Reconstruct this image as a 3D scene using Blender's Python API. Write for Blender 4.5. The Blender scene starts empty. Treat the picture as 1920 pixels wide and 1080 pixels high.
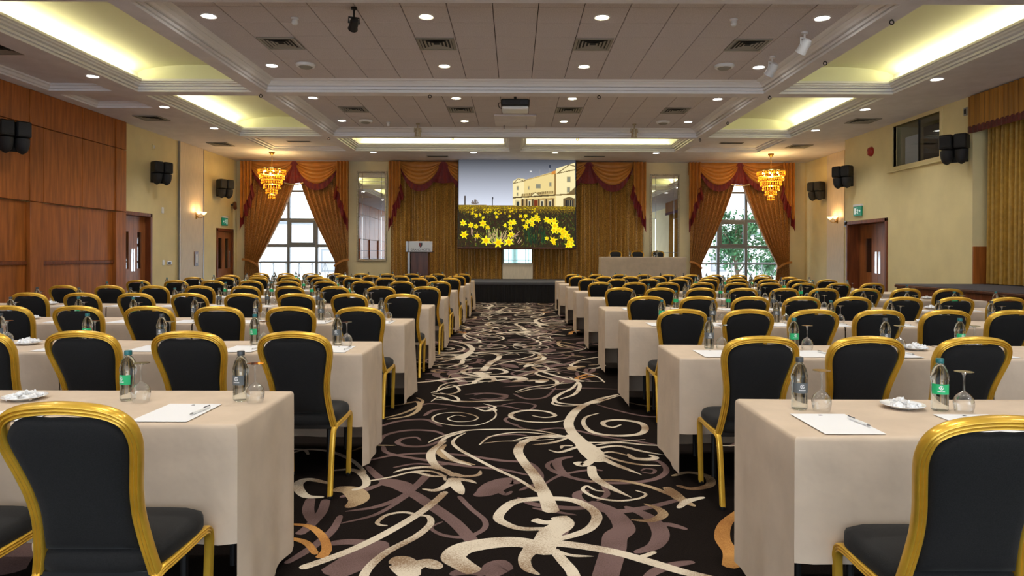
import bpy, bmesh, math, random
import numpy as np
from mathutils import Vector, Matrix
random.seed(7)
S = bpy.context.scene
C = S.collection
PI = math.pi

# ------------------------------------------------------------------ camera, world, exposure
cam_data = bpy.data.cameras.new('camera')
cam = bpy.data.objects.new('camera', cam_data); C.objects.link(cam)
cam.location = (0, 0, 1.35)
cam.rotation_euler = (PI/2, 0, 0)
cam.rotation_euler = (Matrix.Rotation(PI/2, 3, 'X') @ Matrix.Rotation(math.radians(0.2), 3, 'Z')).to_euler()
cam_data.sensor_width = 36; cam_data.lens = 24
cam_data.shift_x = -5/1920; cam_data.shift_y = -59.5/1920
cam_data.clip_start = .05; cam_data.clip_end = 300
S.camera = cam
S.view_settings.view_transform = 'Standard'
S.view_settings.look = 'None'
S.view_settings.gamma = 1
S.view_settings.use_curve_mapping = False
S.view_settings.exposure = 0.85
world = bpy.data.worlds.new('overcast_sky'); S.world = world
world.use_nodes = True
bg = world.node_tree.nodes['Background']
bg.inputs[0].default_value = (.84, .91, 1, 1); bg.inputs[1].default_value = 2.6
S.cycles.max_bounces = 7; S.cycles.diffuse_bounces = 4; S.cycles.glossy_bounces = 3; S.cycles.transmission_bounces = 5; S.cycles.transparent_max_bounces = 12
DOWN_W = 88      # power of one recessed downlight
COVE_W = 11.5       # power of one cove lamp run
CEIL = 4.49       # lower ceiling height
TILE = 4.70       # tile height in the central coffers
FAR = 22.75       # far wall

# ------------------------------------------------------------------ helpers
def mat(name, col, rough=.5, metal=0., noise=None, bump=None, emit=None, coat=0., stretch=(1,1,1), col2=None, spec=.5, sheen=0.):
    m = bpy.data.materials.new(name); m.use_nodes = True
    nt = m.node_tree; N = nt.nodes; L = nt.links
    p = N['Principled BSDF']
    p.inputs['Base Color'].default_value = (*col, 1)
    p.inputs['Roughness'].default_value = rough
    p.inputs['Metallic'].default_value = metal
    p.inputs['Specular IOR Level'].default_value = spec
    p.inputs['Coat Weight'].default_value = coat
    p.inputs['Sheen Weight'].default_value = sheen
    if emit:
        p.inputs['Emission Color'].default_value = (*emit[0], 1); p.inputs['Emission Strength'].default_value = emit[1]
    if noise or bump:
        tc = N.new('ShaderNodeTexCoord'); mp = N.new('ShaderNodeMapping')
        mp.inputs['Scale'].default_value = stretch
        L.new(tc.outputs['Object'], mp.inputs['Vector'])
    if noise:
        n = N.new('ShaderNodeTexNoise'); n.inputs['Scale'].default_value = noise[0]; n.inputs['Detail'].default_value = 4
        L.new(mp.outputs[0], n.inputs['Vector'])
        r = N.new('ShaderNodeValToRGB')
        a = noise[1]
        c2 = col2 or tuple(max(0, c*(1-a)) for c in col)
        c1 = col if col2 else tuple(min(1, c*(1+a)) for c in col)
        r.color_ramp.elements[0].position = .35; r.color_ramp.elements[1].position = .65
        r.color_ramp.elements[0].color = (*c2, 1); r.color_ramp.elements[1].color = (*c1, 1)
        L.new(n.outputs['Fac'], r.inputs['Fac']); L.new(r.outputs['Color'], p.inputs['Base Color'])
    if bump:
        n2 = N.new('ShaderNodeTexNoise'); n2.inputs['Scale'].default_value = bump[0]; n2.inputs['Detail'].default_value = 3
        L.new(mp.outputs[0], n2.inputs['Vector'])
        b = N.new('ShaderNodeBump'); b.inputs['Strength'].default_value = bump[1]; b.inputs['Distance'].default_value = .01
        L.new(n2.outputs['Fac'], b.inputs['Height']); L.new(b.outputs[0], p.inputs['Normal'])
    return m

def glass_mat(name, tint, ior=1.45, clear=.5):
    m = bpy.data.materials.new(name); m.use_nodes = True
    nt = m.node_tree; N = nt.nodes; L = nt.links
    for n in list(N): N.remove(n)
    o = N.new('ShaderNodeOutputMaterial'); g = N.new('ShaderNodeBsdfGlass'); t = N.new('ShaderNodeBsdfTransparent'); x = N.new('ShaderNodeMixShader')
    g.inputs['Color'].default_value = (*tint, 1); g.inputs['IOR'].default_value = ior; g.inputs['Roughness'].default_value = .0
    t.inputs['Color'].default_value = (*tint, 1)
    x.inputs[0].default_value = clear
    L.new(g.outputs[0], x.inputs[1]); L.new(t.outputs[0], x.inputs[2]); L.new(x.outputs[0], o.inputs[0])
    return m

def pane_mat(name, tint, gloss=.08):
    m = bpy.data.materials.new(name); m.use_nodes = True
    nt = m.node_tree; N = nt.nodes; L = nt.links
    for n in list(N): N.remove(n)
    o = N.new('ShaderNodeOutputMaterial'); g = N.new('ShaderNodeBsdfGlossy'); t = N.new('ShaderNodeBsdfTransparent'); x = N.new('ShaderNodeMixShader')
    g.inputs['Roughness'].default_value = .02
    t.inputs['Color'].default_value = (*tint, 1); x.inputs[0].default_value = gloss
    L.new(t.outputs[0], x.inputs[1]); L.new(g.outputs[0], x.inputs[2]); L.new(x.outputs[0], o.inputs[0])
    return m

def thin_glass(name, blend, tint, milky):
    """thin clear wall: see-through face on, mirror-like towards the rim, a trace of white"""
    m = bpy.data.materials.new(name); m.use_nodes = True
    nt = m.node_tree; N = nt.nodes; L = nt.links
    for n in list(N): N.remove(n)
    o = N.new('ShaderNodeOutputMaterial'); g = N.new('ShaderNodeBsdfGlossy'); t = N.new('ShaderNodeBsdfTransparent'); x = N.new('ShaderNodeMixShader')
    d = N.new('ShaderNodeBsdfDiffuse'); y = N.new('ShaderNodeMixShader'); d.inputs['Color'].default_value = (.9,.95,.95,1); y.inputs[0].default_value = milky
    lw = N.new('ShaderNodeLayerWeight'); lw.inputs['Blend'].default_value = blend
    g.inputs['Roughness'].default_value = .03; t.inputs['Color'].default_value = (*tint, 1)
    L.new(lw.outputs['Facing'], x.inputs[0]); L.new(t.outputs[0], x.inputs[1]); L.new(g.outputs[0], x.inputs[2])
    L.new(x.outputs[0], y.inputs[1]); L.new(d.outputs[0], y.inputs[2]); L.new(y.outputs[0], o.inputs[0])
    return m

class MB:
    """collects vertices and faces of one mesh"""
    def __init__(self): self.v = []; self.f = []
    def add(self, vs, fs):
        n = len(self.v); self.v += [tuple(p) for p in vs]; self.f += [tuple(i+n for i in f) for f in fs]; return self
    def box(self, x0, x1, y0, y1, z0, z1):
        return self.add([(x0,y0,z0),(x1,y0,z0),(x1,y1,z0),(x0,y1,z0),(x0,y0,z1),(x1,y0,z1),(x1,y1,z1),(x0,y1,z1)],
                        [(3,2,1,0),(4,5,6,7),(0,1,5,4),(1,2,6,5),(2,3,7,6),(3,0,4,7)])
    def bbox(self, x0, x1, y0, y1, z0, z1, b=.01):
        """box with chamfered edges"""
        bm = bmesh.new(); bmesh.ops.create_cube(bm, size=1)
        for v in bm.verts:
            v.co = ((x0+x1)/2+v.co.x*(x1-x0), (y0+y1)/2+v.co.y*(y1-y0), (z0+z1)/2+v.co.z*(z1-z0))
        b = min(b, .45*min(x1-x0, y1-y0, z1-z0))
        bmesh.ops.bevel(bm, geom=list(bm.edges), offset=b, segments=1, affect='EDGES')
        bm.verts.index_update()
        self.add([v.co[:] for v in bm.verts], [[v.index for v in f.verts] for f in bm.faces]); bm.free(); return self
    def lathe(self, prof, n=16, o=(0,0,0), caps=True):
        vs = []; fs = []
        for r, z in prof:
            for k in range(n):
                a = 2*PI*k/n; vs.append((o[0]+r*math.cos(a), o[1]+r*math.sin(a), o[2]+z))
        for i in range(len(prof)-1):
            for k in range(n):
                k2 = (k+1) % n; fs.append((i*n+k, i*n+k2, (i+1)*n+k2, (i+1)*n+k))
        if caps:
            fs.append(tuple(range(n))[::-1]); m = (len(prof)-1)*n; fs.append(tuple(range(m, m+n)))
        return self.add(vs, fs)
    def tube(self, pts, prof, ref=(0,1,0), closed=False, scale=None):
        """sweep a closed profile of (a, b): a across, b along ref"""
        P = [Vector(p) for p in pts]; n = len(P); m = len(prof); vs = []; fs = []
        R = Vector(ref)
        for i, p in enumerate(P):
            if closed: t = P[(i+1) % n]-P[i-1]
            else: t = P[min(i+1, n-1)]-P[max(i-1, 0)]
            t.normalize()
            s = t.cross(R)
            if s.length < 1e-4: s = t.cross(Vector((1,0,0)))
            s.normalize(); b = s.cross(t).normalized()
            k = scale[i] if scale else 1
            for (a, c) in prof: vs.append(p+s*a*k+b*c*k)
        for i in range(n if closed else n-1):
            j = (i+1) % n
            for k in range(m):
                k2 = (k+1) % m; fs.append((i*m+k, i*m+k2, j*m+k2, j*m+k))
        if not closed:
            fs.append(tuple(range(m))[::-1]); fs.append(tuple(range((n-1)*m, n*m)))
        return self.add(vs, fs)
    def grid(self, fn, nu, nv):
        vs = [fn(i/nu, j/nv) for j in range(nv+1) for i in range(nu+1)]
        fs = [(j*(nu+1)+i, j*(nu+1)+i+1, (j+1)*(nu+1)+i+1, (j+1)*(nu+1)+i) for j in range(nv) for i in range(nu)]
        return self.add(vs, fs)
    def rings(self, rings, cap=True):
        """list of rings with equal counts, joined in order; the last ring is capped"""
        m = len(rings[0]); vs = [p for r in rings for p in r]; fs = []
        for i in range(len(rings)-1):
            for k in range(m):
                k2 = (k+1) % m; fs.append((i*m+k, i*m+k2, (i+1)*m+k2, (i+1)*m+k))
        if cap:
            fs.append(tuple(range(m))[::-1]); fs.append(tuple(range((len(rings)-1)*m, len(rings)*m)))
        return self.add(vs, fs)
    def mesh(self, name, m, smooth=True, angle=40):
        me = bpy.data.meshes.new(name); me.from_pydata(self.v, [], self.f); me.update()
        bm = bmesh.new(); bm.from_mesh(me); bmesh.ops.recalc_face_normals(bm, faces=bm.faces); bm.to_mesh(me); bm.free()
        if smooth:
            me.shade_smooth(); me.set_sharp_from_angle(angle=math.radians(angle))
        if m: me.materials.append(m)
        return me
    def build(self, name, m, parent=None, loc=(0,0,0), rot=(0,0,0), smooth=True, angle=40, **tags):
        return ob(name, self.mesh(name, m, smooth, angle), parent, loc, rot, **tags)

def ob(name, data, parent=None, loc=(0,0,0), rot=(0,0,0), label=None, cat=None, group=None, kind=None):
    o = bpy.data.objects.new(name, data); C.objects.link(o)
    o.location = loc; o.rotation_euler = rot
    if parent: o.parent = parent
    if label: o['label'] = label
    if cat: o['category'] = cat
    if group: o['group'] = group
    if kind: o['kind'] = kind
    return o

def thing(name, label, cat, loc=(0,0,0), rz=0, group=None):
    return ob(name, None, None, loc, (0,0,rz), label, cat, group)

def struct(name, loc=(0,0,0)):
    return ob(name, None, None, loc, kind='structure')

KIDS = {}
def remember(root):
    KIDS[root.name] = [(c, list(c.children)) for c in root.children]
    return root
def dup(root, loc, rz=0, label=None, group=None):
    """copy of a thing with its parts and sub-parts, sharing mesh data"""
    r = root.copy(); C.objects.link(r); r.location = loc; r.rotation_euler = (0,0,rz)
    if label: r['label'] = label
    if group: r['group'] = group
    for ch, subs in KIDS[root.name]:
        c = ch.copy(); C.objects.link(c); c.parent = r
        for g in subs:
            d = g.copy(); C.objects.link(d); d.parent = c
    return r
class Kind:
    """first placement moves the prototype itself, later ones copy it"""
    def __init__(self, root): self.root = remember(root); self.used = False
    def put(self, loc, rz, label, group):
        if self.used: return dup(self.root, loc, rz, label, group)
        self.used = True
        self.root.location = loc; self.root.rotation_euler = (0,0,rz); self.root['label'] = label; self.root['group'] = group
        return self.root

def smooth_path(P, n):
    """Catmull-Rom through points, n samples per span"""
    P = [Vector(p) for p in P]; out = []
    for i in range(len(P)-1):
        a = P[i-1] if i else P[0]*2-P[1]; b = P[i]; c = P[i+1]; d = P[i+2] if i+2 < len(P) else P[-1]*2-P[-2]
        for k in range(n):
            t = k/n
            out.append(.5*((2*b)+(c-a)*t+(2*a-5*b+4*c-d)*t*t+(3*b-a-3*c+d)*t**3))
    out.append(P[-1]); return out

def circ(r, n=8): return [(r*math.cos(2*PI*k/n), r*math.sin(2*PI*k/n)) for k in range(n)]
ORD = ['first','second','third','fourth','fifth','sixth','seventh','eighth','ninth','tenth']
def px(X, Y, Z):
    """rough photograph position, used only to leave out repeats that fall outside the view"""
    return 965+1280*X/max(Y,.01), 480.5+1280*(1.35-Z)/max(Y,.01)

# ------------------------------------------------------------------ materials
M = {}
M['plaster'] = mat('ceiling_plaster', (.76,.73,.755), .8, noise=(3,.05))
M['molding'] = mat('ceiling_molding', (.82,.80,.80), .55)
M['tile'] = mat('ceiling_tile', (.63,.58,.60), .85, noise=(60,.10), bump=(90,.15))
M['tile_gap'] = mat('ceiling_void', (.06,.05,.05), .9)
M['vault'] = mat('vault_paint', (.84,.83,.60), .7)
M['cream'] = mat('cream_wall_paint', (.78,.665,.36), .75, noise=(2,.04))
M['cream_far'] = mat('far_wall_paint', (.72,.62,.38), .75, noise=(2,.04))
M['silk'] = mat('pale_wallpaper', (.70,.60,.46), .6, noise=(40,.07), stretch=(1,1,.1))
M['wood'] = mat('cherry_panelling', (.37,.112,.020), .42, noise=(5,.24), stretch=(3,3,.28), spec=.3)
M['wood_dark'] = mat('dark_cherry', (.19,.050,.014), .4, noise=(6,.25), stretch=(3,3,.3), spec=.3)
M['door'] = mat('door_veneer', (.34,.115,.035), .35, noise=(6,.22), stretch=(3,3,.3))
M['mahogany'] = mat('mahogany', (.10,.028,.014), .35, noise=(6,.3), stretch=(3,3,.3))
M['carpet'] = mat('carpet_ground', (.0105,.0075,.0065), .95, noise=(220,.5), bump=(300,.3), spec=.04)
M['gold'] = mat('gold_lacquer', (.76,.45,.048), .30, metal=.5, noise=(14,.08), coat=.25)
M['black_cloth'] = mat('black_upholstery', (.0115,.0112,.0115), .85, noise=(300,.25), bump=(500,.12), spec=.25, sheen=.05)
M['linen'] = mat('beige_table_linen', (.615,.49,.375), .8, noise=(7,.05), bump=(6,.8), spec=.25)
M['board'] = mat('table_board', (.2,.12,.06), .6)
M['steel'] = mat('grey_steel', (.35,.35,.36), .35, metal=.9)
M['chrome'] = mat('chrome', (.75,.75,.76), .12, metal=1)
M['paper'] = mat('white_paper', (.84,.84,.86), .7)
M['ink'] = mat('print_ink', (.05,.05,.06), .7)
M['china'] = mat('white_china', (.85,.85,.85), .2, coat=.4)
M['foil'] = mat('sweet_wrapper', (.86,.86,.87), .3, noise=(80,.15))
M['bottle'] = glass_mat('bottled_water', (.96,.99,.98), 1.33, .22)
M['wine'] = thin_glass('wine_glass', .52, (.97,.98,.98), .012)
M['cap_grey'] = mat('grey_cap', (.05,.055,.06), .35)
M['cap_teal'] = mat('teal_cap', (.012,.13,.14), .35)
M['label_green'] = mat('green_label', (.012,.42,.15), .45)
M['label_grey'] = mat('grey_label', (.10,.11,.115), .45)
M['white'] = mat('white_plastic', (.8,.8,.8), .4)
M['black'] = mat('black_plastic', (.010,.010,.011), .45)
M['grille'] = mat('speaker_mesh', (.016,.016,.018), .7, noise=(260,.5), bump=(300,.3))
M['dark'] = mat('dark_slot', (.02,.02,.02), .8)
M['curtain'] = mat('gold_damask', (.60,.33,.075), .45, noise=(40,.5), stretch=(1,1,.8), col2=(.20,.085,.012))
M['drape'] = mat('amber_damask', (.62,.31,.09), .45, noise=(40,.45), stretch=(1,1,.8), col2=(.24,.09,.018))
M['swag'] = mat('amber_satin', (.50,.20,.035), .40, noise=(6,.1))
M['red'] = mat('crimson_velvet', (.15,.003,.006), .6, noise=(25,.25))
M['maroon'] = mat('maroon_fringe', (.10,.012,.010), .6, noise=(25,.3))
M['side_curtain'] = mat('gold_stage_velvet', (.46,.26,.035), .55, noise=(12,.15))
M['side_valance'] = mat('striped_valance', (.36,.16,.018), .55, noise=(8,.3), stretch=(1,3,.05))
M['skirt'] = mat('black_stage_skirt', (.006,.005,.006), .8)
M['stage_top'] = mat('grey_stage_carpet', (.075,.075,.085), .95, noise=(200,.3))
M['platform'] = mat('slate_platform_carpet', (.05,.045,.055), .9, noise=(200,.3))
M['mirror'] = mat('mirror_glass', (.86,.88,.88), .015, metal=1)
M['champagne'] = mat('champagne_frame', (.48,.40,.27), .4, metal=.6, noise=(30,.2))
M['brass'] = mat('antique_brass', (.45,.27,.07), .3, metal=.9)
M['window_frame'] = mat('grey_window_frame', (.22,.24,.26), .45)
M['pane'] = pane_mat('window_pane', (.97,.99,1), .05)
M['dark_pane'] = pane_mat('booth_glass', (.80,.83,.86), .10)
M['door_pane'] = pane_mat('door_glass', (.7,.72,.70), .15)
M['lamp'] = mat('downlight_lamp', (1,1,1), .4, emit=((1,.97,.9), 14))
M['lamp_warm'] = mat('warm_downlight_lamp', (1,1,1), .4, emit=((1,.9,.62), 14))
M['louvre'] = mat('vent_louvre', (.30,.28,.24), .5)
M['exit'] = mat('exit_green', (.0,.22,.13), .4, emit=((.0,.35,.2), .10))
M['exit_white'] = mat('exit_pictogram', (.85,.9,.88), .4, emit=((.8,1,.9), .15))
M['alarm'] = mat('alarm_red', (.35,.015,.012), .35)
M['sign'] = mat('acrylic_sign', (.72,.74,.80), .3)
M['ext_wall'] = mat('outside_render', (.80,.80,.79), .9, noise=(1.5,.05))
M['ext_ground'] = mat('outside_paving', (.5,.5,.48), .9)
M['leaf'] = mat('leaf_green', (.05,.17,.07), .6, noise=(3,.5))
M['bark'] = mat('tree_bark', (.10,.07,.05), .9)

# ================================================================== SETTING
LW, RW, RW2, BACK = -9.27, 8.85, 9.67, -6.0
def plate(holes, a0, a1, b0, b1, put):
    """rectangle with rectangular holes, cut into cells; put(a0,a1,b0,b1) adds one cell"""
    A = sorted({a0, a1, *[h[0] for h in holes], *[h[1] for h in holes]}); B = sorted({b0, b1, *[h[2] for h in holes], *[h[3] for h in holes]})
    for i in range(len(A)-1):
        for j in range(len(B)-1):
            ca, cb = (A[i]+A[i+1])/2, (B[j]+B[j+1])/2
            if not any(h[0] < ca < h[1] and h[2] < cb < h[3] for h in holes): put(A[i], A[i+1], B[j], B[j+1])

# ---- floor and its patterned carpet
m = MB(); m.box(LW-.3, RW2+.3, BACK-.2, FAR+.3, -.1, 0)
floor = m.build('floor', M['carpet'], kind='structure', smooth=False)

SCROLLS = [
('c',6,10,7,[0.18,3.38,0.04,3.38,-0.04,3.44,-0.08,3.52,-0.05,3.65,0.02,3.76,0.17,3.8,0.32,3.78,0.41,3.66,0.43,3.53,0.38,3.39,0.3,3.31,0.2,3.25]),
('c',16,15,11,[0.11,3.09,0.15,3.22,0.18,3.33,0.24,3.42,0.25,3.48,0.23,3.54]),
('c',9,8,3,[0.1,3.5,0.15,3.46,0.2,3.47,0.23,3.53]),
('c',15,11,5,[0.2,3.59,0.18,3.82,0.16,3.99,0.13,4.19,0.05,4.55,0.03,4.76,0.08,4.97,0.23,5.12,0.4,5.1,0.47,4.95]),
('c',4,5,2,[0.14,3.9,0.03,4.12,-0.11,4.32,-0.28,4.59,-0.38,4.76,-0.44,4.92,-0.43,5.06,-0.37,5.21]),
('c',5,13,14,[1.02,6.68,0.79,6.43,0.57,6.05,0.45,5.59,0.44,5.3,0.47,5.1,0.53,4.81]),
('c',12,15,13,[0.42,5.17,0.5,4.9,0.55,4.64,0.54,4.48]),
('c',3,9,3,[0.86,5.48,0.78,5.39,0.72,5.46,0.74,5.58,0.87,5.64,1.02,5.54,1.03,5.36,0.95,5.19,0.77,5.14,0.61,5.23,0.56,5.47,0.6,5.72,0.73,5.88]),
('c',3,7,3,[0.43,5.62,0.3,5.55,0.11,5.57,-0.01,5.69,-0.02,5.85,0.1,5.97,0.27,5.94,0.35,5.79,0.26,5.71,0.15,5.78]),
('c',2,3,2,[-0.23,6.11,-0.16,5.9,-0.17,5.67,-0.28,5.46,-0.46,5.43,-0.63,5.54,-0.68,5.7,-0.62,5.85,-0.45,5.88,-0.31,5.73,-0.34,5.59,-0.47,5.56,-0.55,5.66,-0.49,5.78,-0.4,5.73]),
('c',2,5,3,[-0.62,4.93,-0.55,5.08,-0.38,5.27,-0.1,5.32,0.17,5.29,0.38,5.12]),
('c',2,4,3,[-0.25,4.87,-0.17,5.11,0.03,5.23,0.24,5.18,0.39,5.1]),
('c',2,3,2,[-0.22,4.92,-0.1,4.97,0.1,4.99,0.3,5.04]),
('c',5,10,6,[-0.5,4.99,-0.56,4.76,-0.56,4.59,-0.51,4.41,-0.43,4.28]),
('t',4,10,2,[-0.49,4.89,-0.51,4.71,-0.45,4.57,-0.34,4.47,-0.25,4.41]),
('c',2,7,8,[-0.75,4.25,-0.68,4.32,-0.56,4.36,-0.45,4.31,-0.36,4.18]),
('c',3,4,3,[-0.88,4.08,-0.75,4.16,-0.64,4.26,-0.53,4.28,-0.44,4.2,-0.41,4.1]),
('c',2,8,12,[-0.53,3.95,-0.45,3.93,-0.39,4.02,-0.36,4.15]),
('c',10,6,2,[-0.39,4.23,-0.3,4.18,-0.22,4.21,-0.21,4.29]),
('c',14,12,3,[-0.37,4.12,-0.33,3.99,-0.29,3.86]),
('c',10,6,1,[-0.35,4.13,-0.27,4.1,-0.22,4.05]),
('c',7,8,8,[-0.39,3.91,-0.43,3.76,-0.51,3.54,-0.62,3.32,-0.72,3.16,-0.82,3.04,-0.92,2.94]),
('c',3,7,7,[-0.49,3.55,-0.44,3.53,-0.42,3.43,-0.47,3.28,-0.57,3.12,-0.62,2.98,-0.63,2.86,-0.61,2.73]),
('c',4,4,2,[-0.49,3.55,-0.58,3.59,-0.66,3.55,-0.69,3.46,-0.67,3.42,-0.63,3.41]),
('c',10,15,12,[-0.16,2.91,-0.23,2.99,-0.27,3.06,-0.23,3.15,-0.1,3.21,0.02,3.22,0.12,3.18]),
('c',12,10,8,[0.16,3.22,0.31,3.18,0.47,3.11,0.61,3.01,0.73,2.92,0.87,2.84]),
('c',14,9,2,[0.09,3.16,0.05,3.05,0.06,2.95,0.11,2.89]),
('c',8,9,9,[0.18,3.15,0.22,3.02,0.25,2.92,0.26,2.79]),
('c',4,4,1,[0.18,3.14,0.26,3.08,0.36,3.07]),
('c',4,5,4,[0.53,3.05,0.58,3.07,0.65,3.12]),
('c',6,16,10,[-0.55,3.02,-0.5,3.01,-0.46,2.94,-0.43,2.86]),
('c',12,12,4,[-0.45,2.93,-0.39,3.0,-0.34,2.97,-0.32,2.94]),
('c',9,10,1,[0.5,4.4,0.49,4.19,0.55,4.01,0.66,3.82]),
('c',12,8,1,[0.57,4.6,0.65,4.44,0.79,4.22]),
('c',2,4,2,[0.52,3.92,0.47,3.94,0.43,4.01,0.4,3.94,0.46,3.82,0.58,3.77,0.7,3.81,0.75,3.88,0.7,3.94]),
('t',3,6,6,[0.45,4.09,0.54,4.12,0.67,4.1,0.8,4.0,0.89,3.87,0.97,3.78]),
('t',8,12,4,[0.89,4.0,0.91,3.91,0.93,3.8,0.98,3.69]),
('t',2,9,2,[0.71,3.73,0.77,3.66,0.78,3.57,0.7,3.49,0.6,3.5]),
('c',6,6,1,[0.56,4.79,0.74,4.86,0.89,4.73,1.03,4.64]),
('c',5,5,1,[0.52,4.95,0.65,4.95,0.81,4.99,0.97,5.04]),
('c',5,5,2,[0.58,4.68,0.69,4.52,0.81,4.43,0.95,4.41]),
('c',3,10,3,[0.78,4.67,0.8,4.57,0.88,4.54,0.95,4.58,0.92,4.65]),
('c',10,12,6,[0.41,4.48,0.45,4.42,0.54,4.56]),
('c',12,20,10,[0.48,5.0,0.52,4.79,0.54,4.64,0.54,4.48]),
('c',1,6,5,[0.24,4.76,0.31,4.7,0.4,4.78,0.47,4.86]),
('c',2,6,3,[-0.82,6.73,-0.7,6.96,-0.51,7.16,-0.33,7.31]),
('c',2,5,3,[-0.8,6.63,-0.64,6.42,-0.52,6.36,-0.57,6.56,-0.73,6.73]),
('c',2,4,1,[-0.76,6.44,-0.45,6.34,-0.21,6.37,0.0,6.41]),
('c',4,7,3,[0.68,7.33,0.59,6.98,0.46,6.71,0.38,6.46,0.42,6.28,0.61,6.22,0.8,6.31]),
('c',2,5,3,[0.01,6.79,0.16,7.02,0.38,7.17,0.62,7.28]),
('c',3,4,2,[-0.34,6.07,-0.23,6.07,-0.16,5.97,-0.27,5.93]),
('m',5,7,4,[-0.97,4.86,-0.97,5.13,-0.82,5.28,-0.62,5.26,-0.51,5.13]),
('m',2,7,5,[-0.68,4.99,-0.73,5.08,-0.82,5.04,-0.84,4.93,-0.75,4.84,-0.63,4.85,-0.54,4.98,-0.5,5.11]),
('m',4,7,6,[-0.97,4.49,-0.81,4.62,-0.58,4.67,-0.33,4.62,-0.09,4.51,0.09,4.46,0.16,4.26,0.16,4.07]),
('m',5,7,4,[-0.93,4.84,-0.86,4.67,-0.62,4.53,-0.31,4.39,-0.08,4.32,0.09,4.21]),
('m',6,12,11,[-0.95,4.39,-0.79,4.11,-0.58,3.88,-0.44,3.68,-0.3,3.46,-0.19,3.22]),
('m',2,8,9,[-0.89,3.6,-0.74,3.67,-0.63,3.81,-0.57,4.02,-0.53,4.23]),
('m',2,5,3,[-0.87,3.44,-0.72,3.56,-0.62,3.78,-0.58,3.9]),
('m',15,16,4,[-0.79,4.09,-0.67,4.02,-0.58,3.9]),
('m',5,5,2,[-0.31,3.84,-0.23,3.65,-0.15,3.49,-0.15,3.37,-0.23,3.28,-0.34,3.3,-0.41,3.39,-0.36,3.47]),
('m',5,20,6,[-0.22,3.84,-0.16,3.9,-0.1,4.02,-0.02,4.1,0.04,4.06]),
('m',8,6,3,[-0.1,3.96,-0.05,3.87,-0.01,3.92]),
('m',4,10,5,[0.4,4.61,0.29,4.52,0.29,4.33,0.34,4.19]),
('m',3,7,5,[0.34,4.56,0.24,4.48,0.22,4.36,0.3,4.22,0.45,4.1,0.66,4.07,0.85,4.14,0.96,4.3,0.96,4.49,0.88,4.54]),
('m',2,5,3,[0.17,4.03,0.29,4.21,0.48,4.32,0.56,4.3]),
('m',6,10,6,[0.43,3.94,0.36,3.88,0.38,3.74,0.51,3.62,0.69,3.66,0.93,3.8]),
('m',8,15,13,[0.42,3.76,0.52,3.61,0.55,3.4,0.49,3.29,0.46,3.15,0.39,2.89,0.35,2.73]),
('m',6,14,5,[0.6,3.69,0.7,3.54,0.72,3.35,0.66,3.19,0.55,3.11]),
('m',4,9,5,[0.02,3.82,0.12,3.71,0.31,3.66,0.48,3.69]),
('m',10,10,8,[0.29,3.49,0.24,3.35,0.21,3.24]),
('m',3,5,3,[0.04,5.44,-0.05,5.55,-0.07,5.67,0.01,5.8]),
('m',3,6,5,[-0.02,5.49,0.14,5.3,0.38,5.36,0.7,5.1,0.94,4.96,1.05,4.86]),
('m',3,6,5,[0.75,6.23,0.91,5.98,1.12,5.77,1.36,5.79]),
('m',16,22,8,[-0.78,2.88,-0.7,3.01,-0.65,3.14,-0.62,3.23]),
('m',6,16,10,[-0.1,2.87,-0.07,2.96,-0.01,2.99]),
('m',5,12,6,[-0.27,2.89,-0.19,2.93,-0.12,2.89]),
('m',2,4,2,[0.8,4.3,0.84,4.35,0.89,4.32,0.86,4.25,0.8,4.28]),
('m',4,6,3,[-0.48,6.65,-0.31,6.72,-0.09,6.61,-0.11,6.45,-0.29,6.41,-0.43,6.48]),
('m',5,8,5,[-1.08,5.37,-0.94,5.57,-0.73,5.63,-0.57,5.4]),
('m',5,7,4,[-0.76,5.76,-0.71,5.96,-0.59,6.03]),
('t',4,7,4,[-1.23,6.09,-1.05,6.17,-0.9,6.32,-0.84,6.03,-0.89,5.76,-1.05,5.63]),
('t',10,16,5,[-1.04,3.95,-0.93,3.92,-0.86,3.78,-0.89,3.65]),
('c',4,8,5,[-1.15,4.28,-1.02,4.3,-0.92,4.18,-0.87,4.01,-0.93,3.92]),
('o',3,7,9,[-1.14,3.43,-1.02,3.4,-0.92,3.28,-0.86,3.14,-0.86,3.04]),
('o',3,6,5,[-1.1,3.27,-0.98,3.21,-0.89,3.08]),
('m',5,8,5,[-1.0,2.99,-0.96,3.08,-0.92,3.2,-0.89,3.36,-0.9,3.55]),
('m',8,10,8,[-0.86,3.2,-0.77,3.22,-0.65,3.2]),
('c',3,6,4,[-1.53,4.62,-1.45,4.74,-1.27,4.7,-1.07,4.5,-0.92,4.24]),
('c',5,10,4,[-1.09,4.04,-1.24,4.11,-1.27,4.01,-1.17,3.83,-1.06,3.81]),
('m',8,9,8,[-1.04,3.78,-1.01,3.59,-1.02,3.4,-1.04,3.3]),
('m',8,10,6,[-1.13,3.8,-1.09,3.62,-1.02,3.45]),
('o',6,12,12,[1.2,3.63,1.07,3.45,1.0,3.27,0.99,3.11,0.94,2.96]),
('t',4,9,5,[0.97,4.2,1.09,4.27,1.19,4.2,1.16,4.04,1.04,3.97,0.96,4.03]),
('m',3,9,5,[0.52,2.81,0.6,2.92,0.7,2.99,0.8,3.02]),
('m',3,8,4,[0.69,3.42,0.78,3.44,0.86,3.38]),
('c',4,8,4,[1.07,3.83,0.96,3.77,0.88,3.66]),
('c',2,6,3,[-0.77,6.76,-0.75,7.14,-0.59,7.34,-0.28,7.36,0.03,7.6,0.31,8.05,0.73,8.36]),
('c',2,4,2,[-0.48,7.67,-0.6,7.62,-0.62,7.47,-0.51,7.36,-0.36,7.45,-0.34,7.72,-0.52,7.9,-0.71,7.8,-0.73,7.56]),
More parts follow.
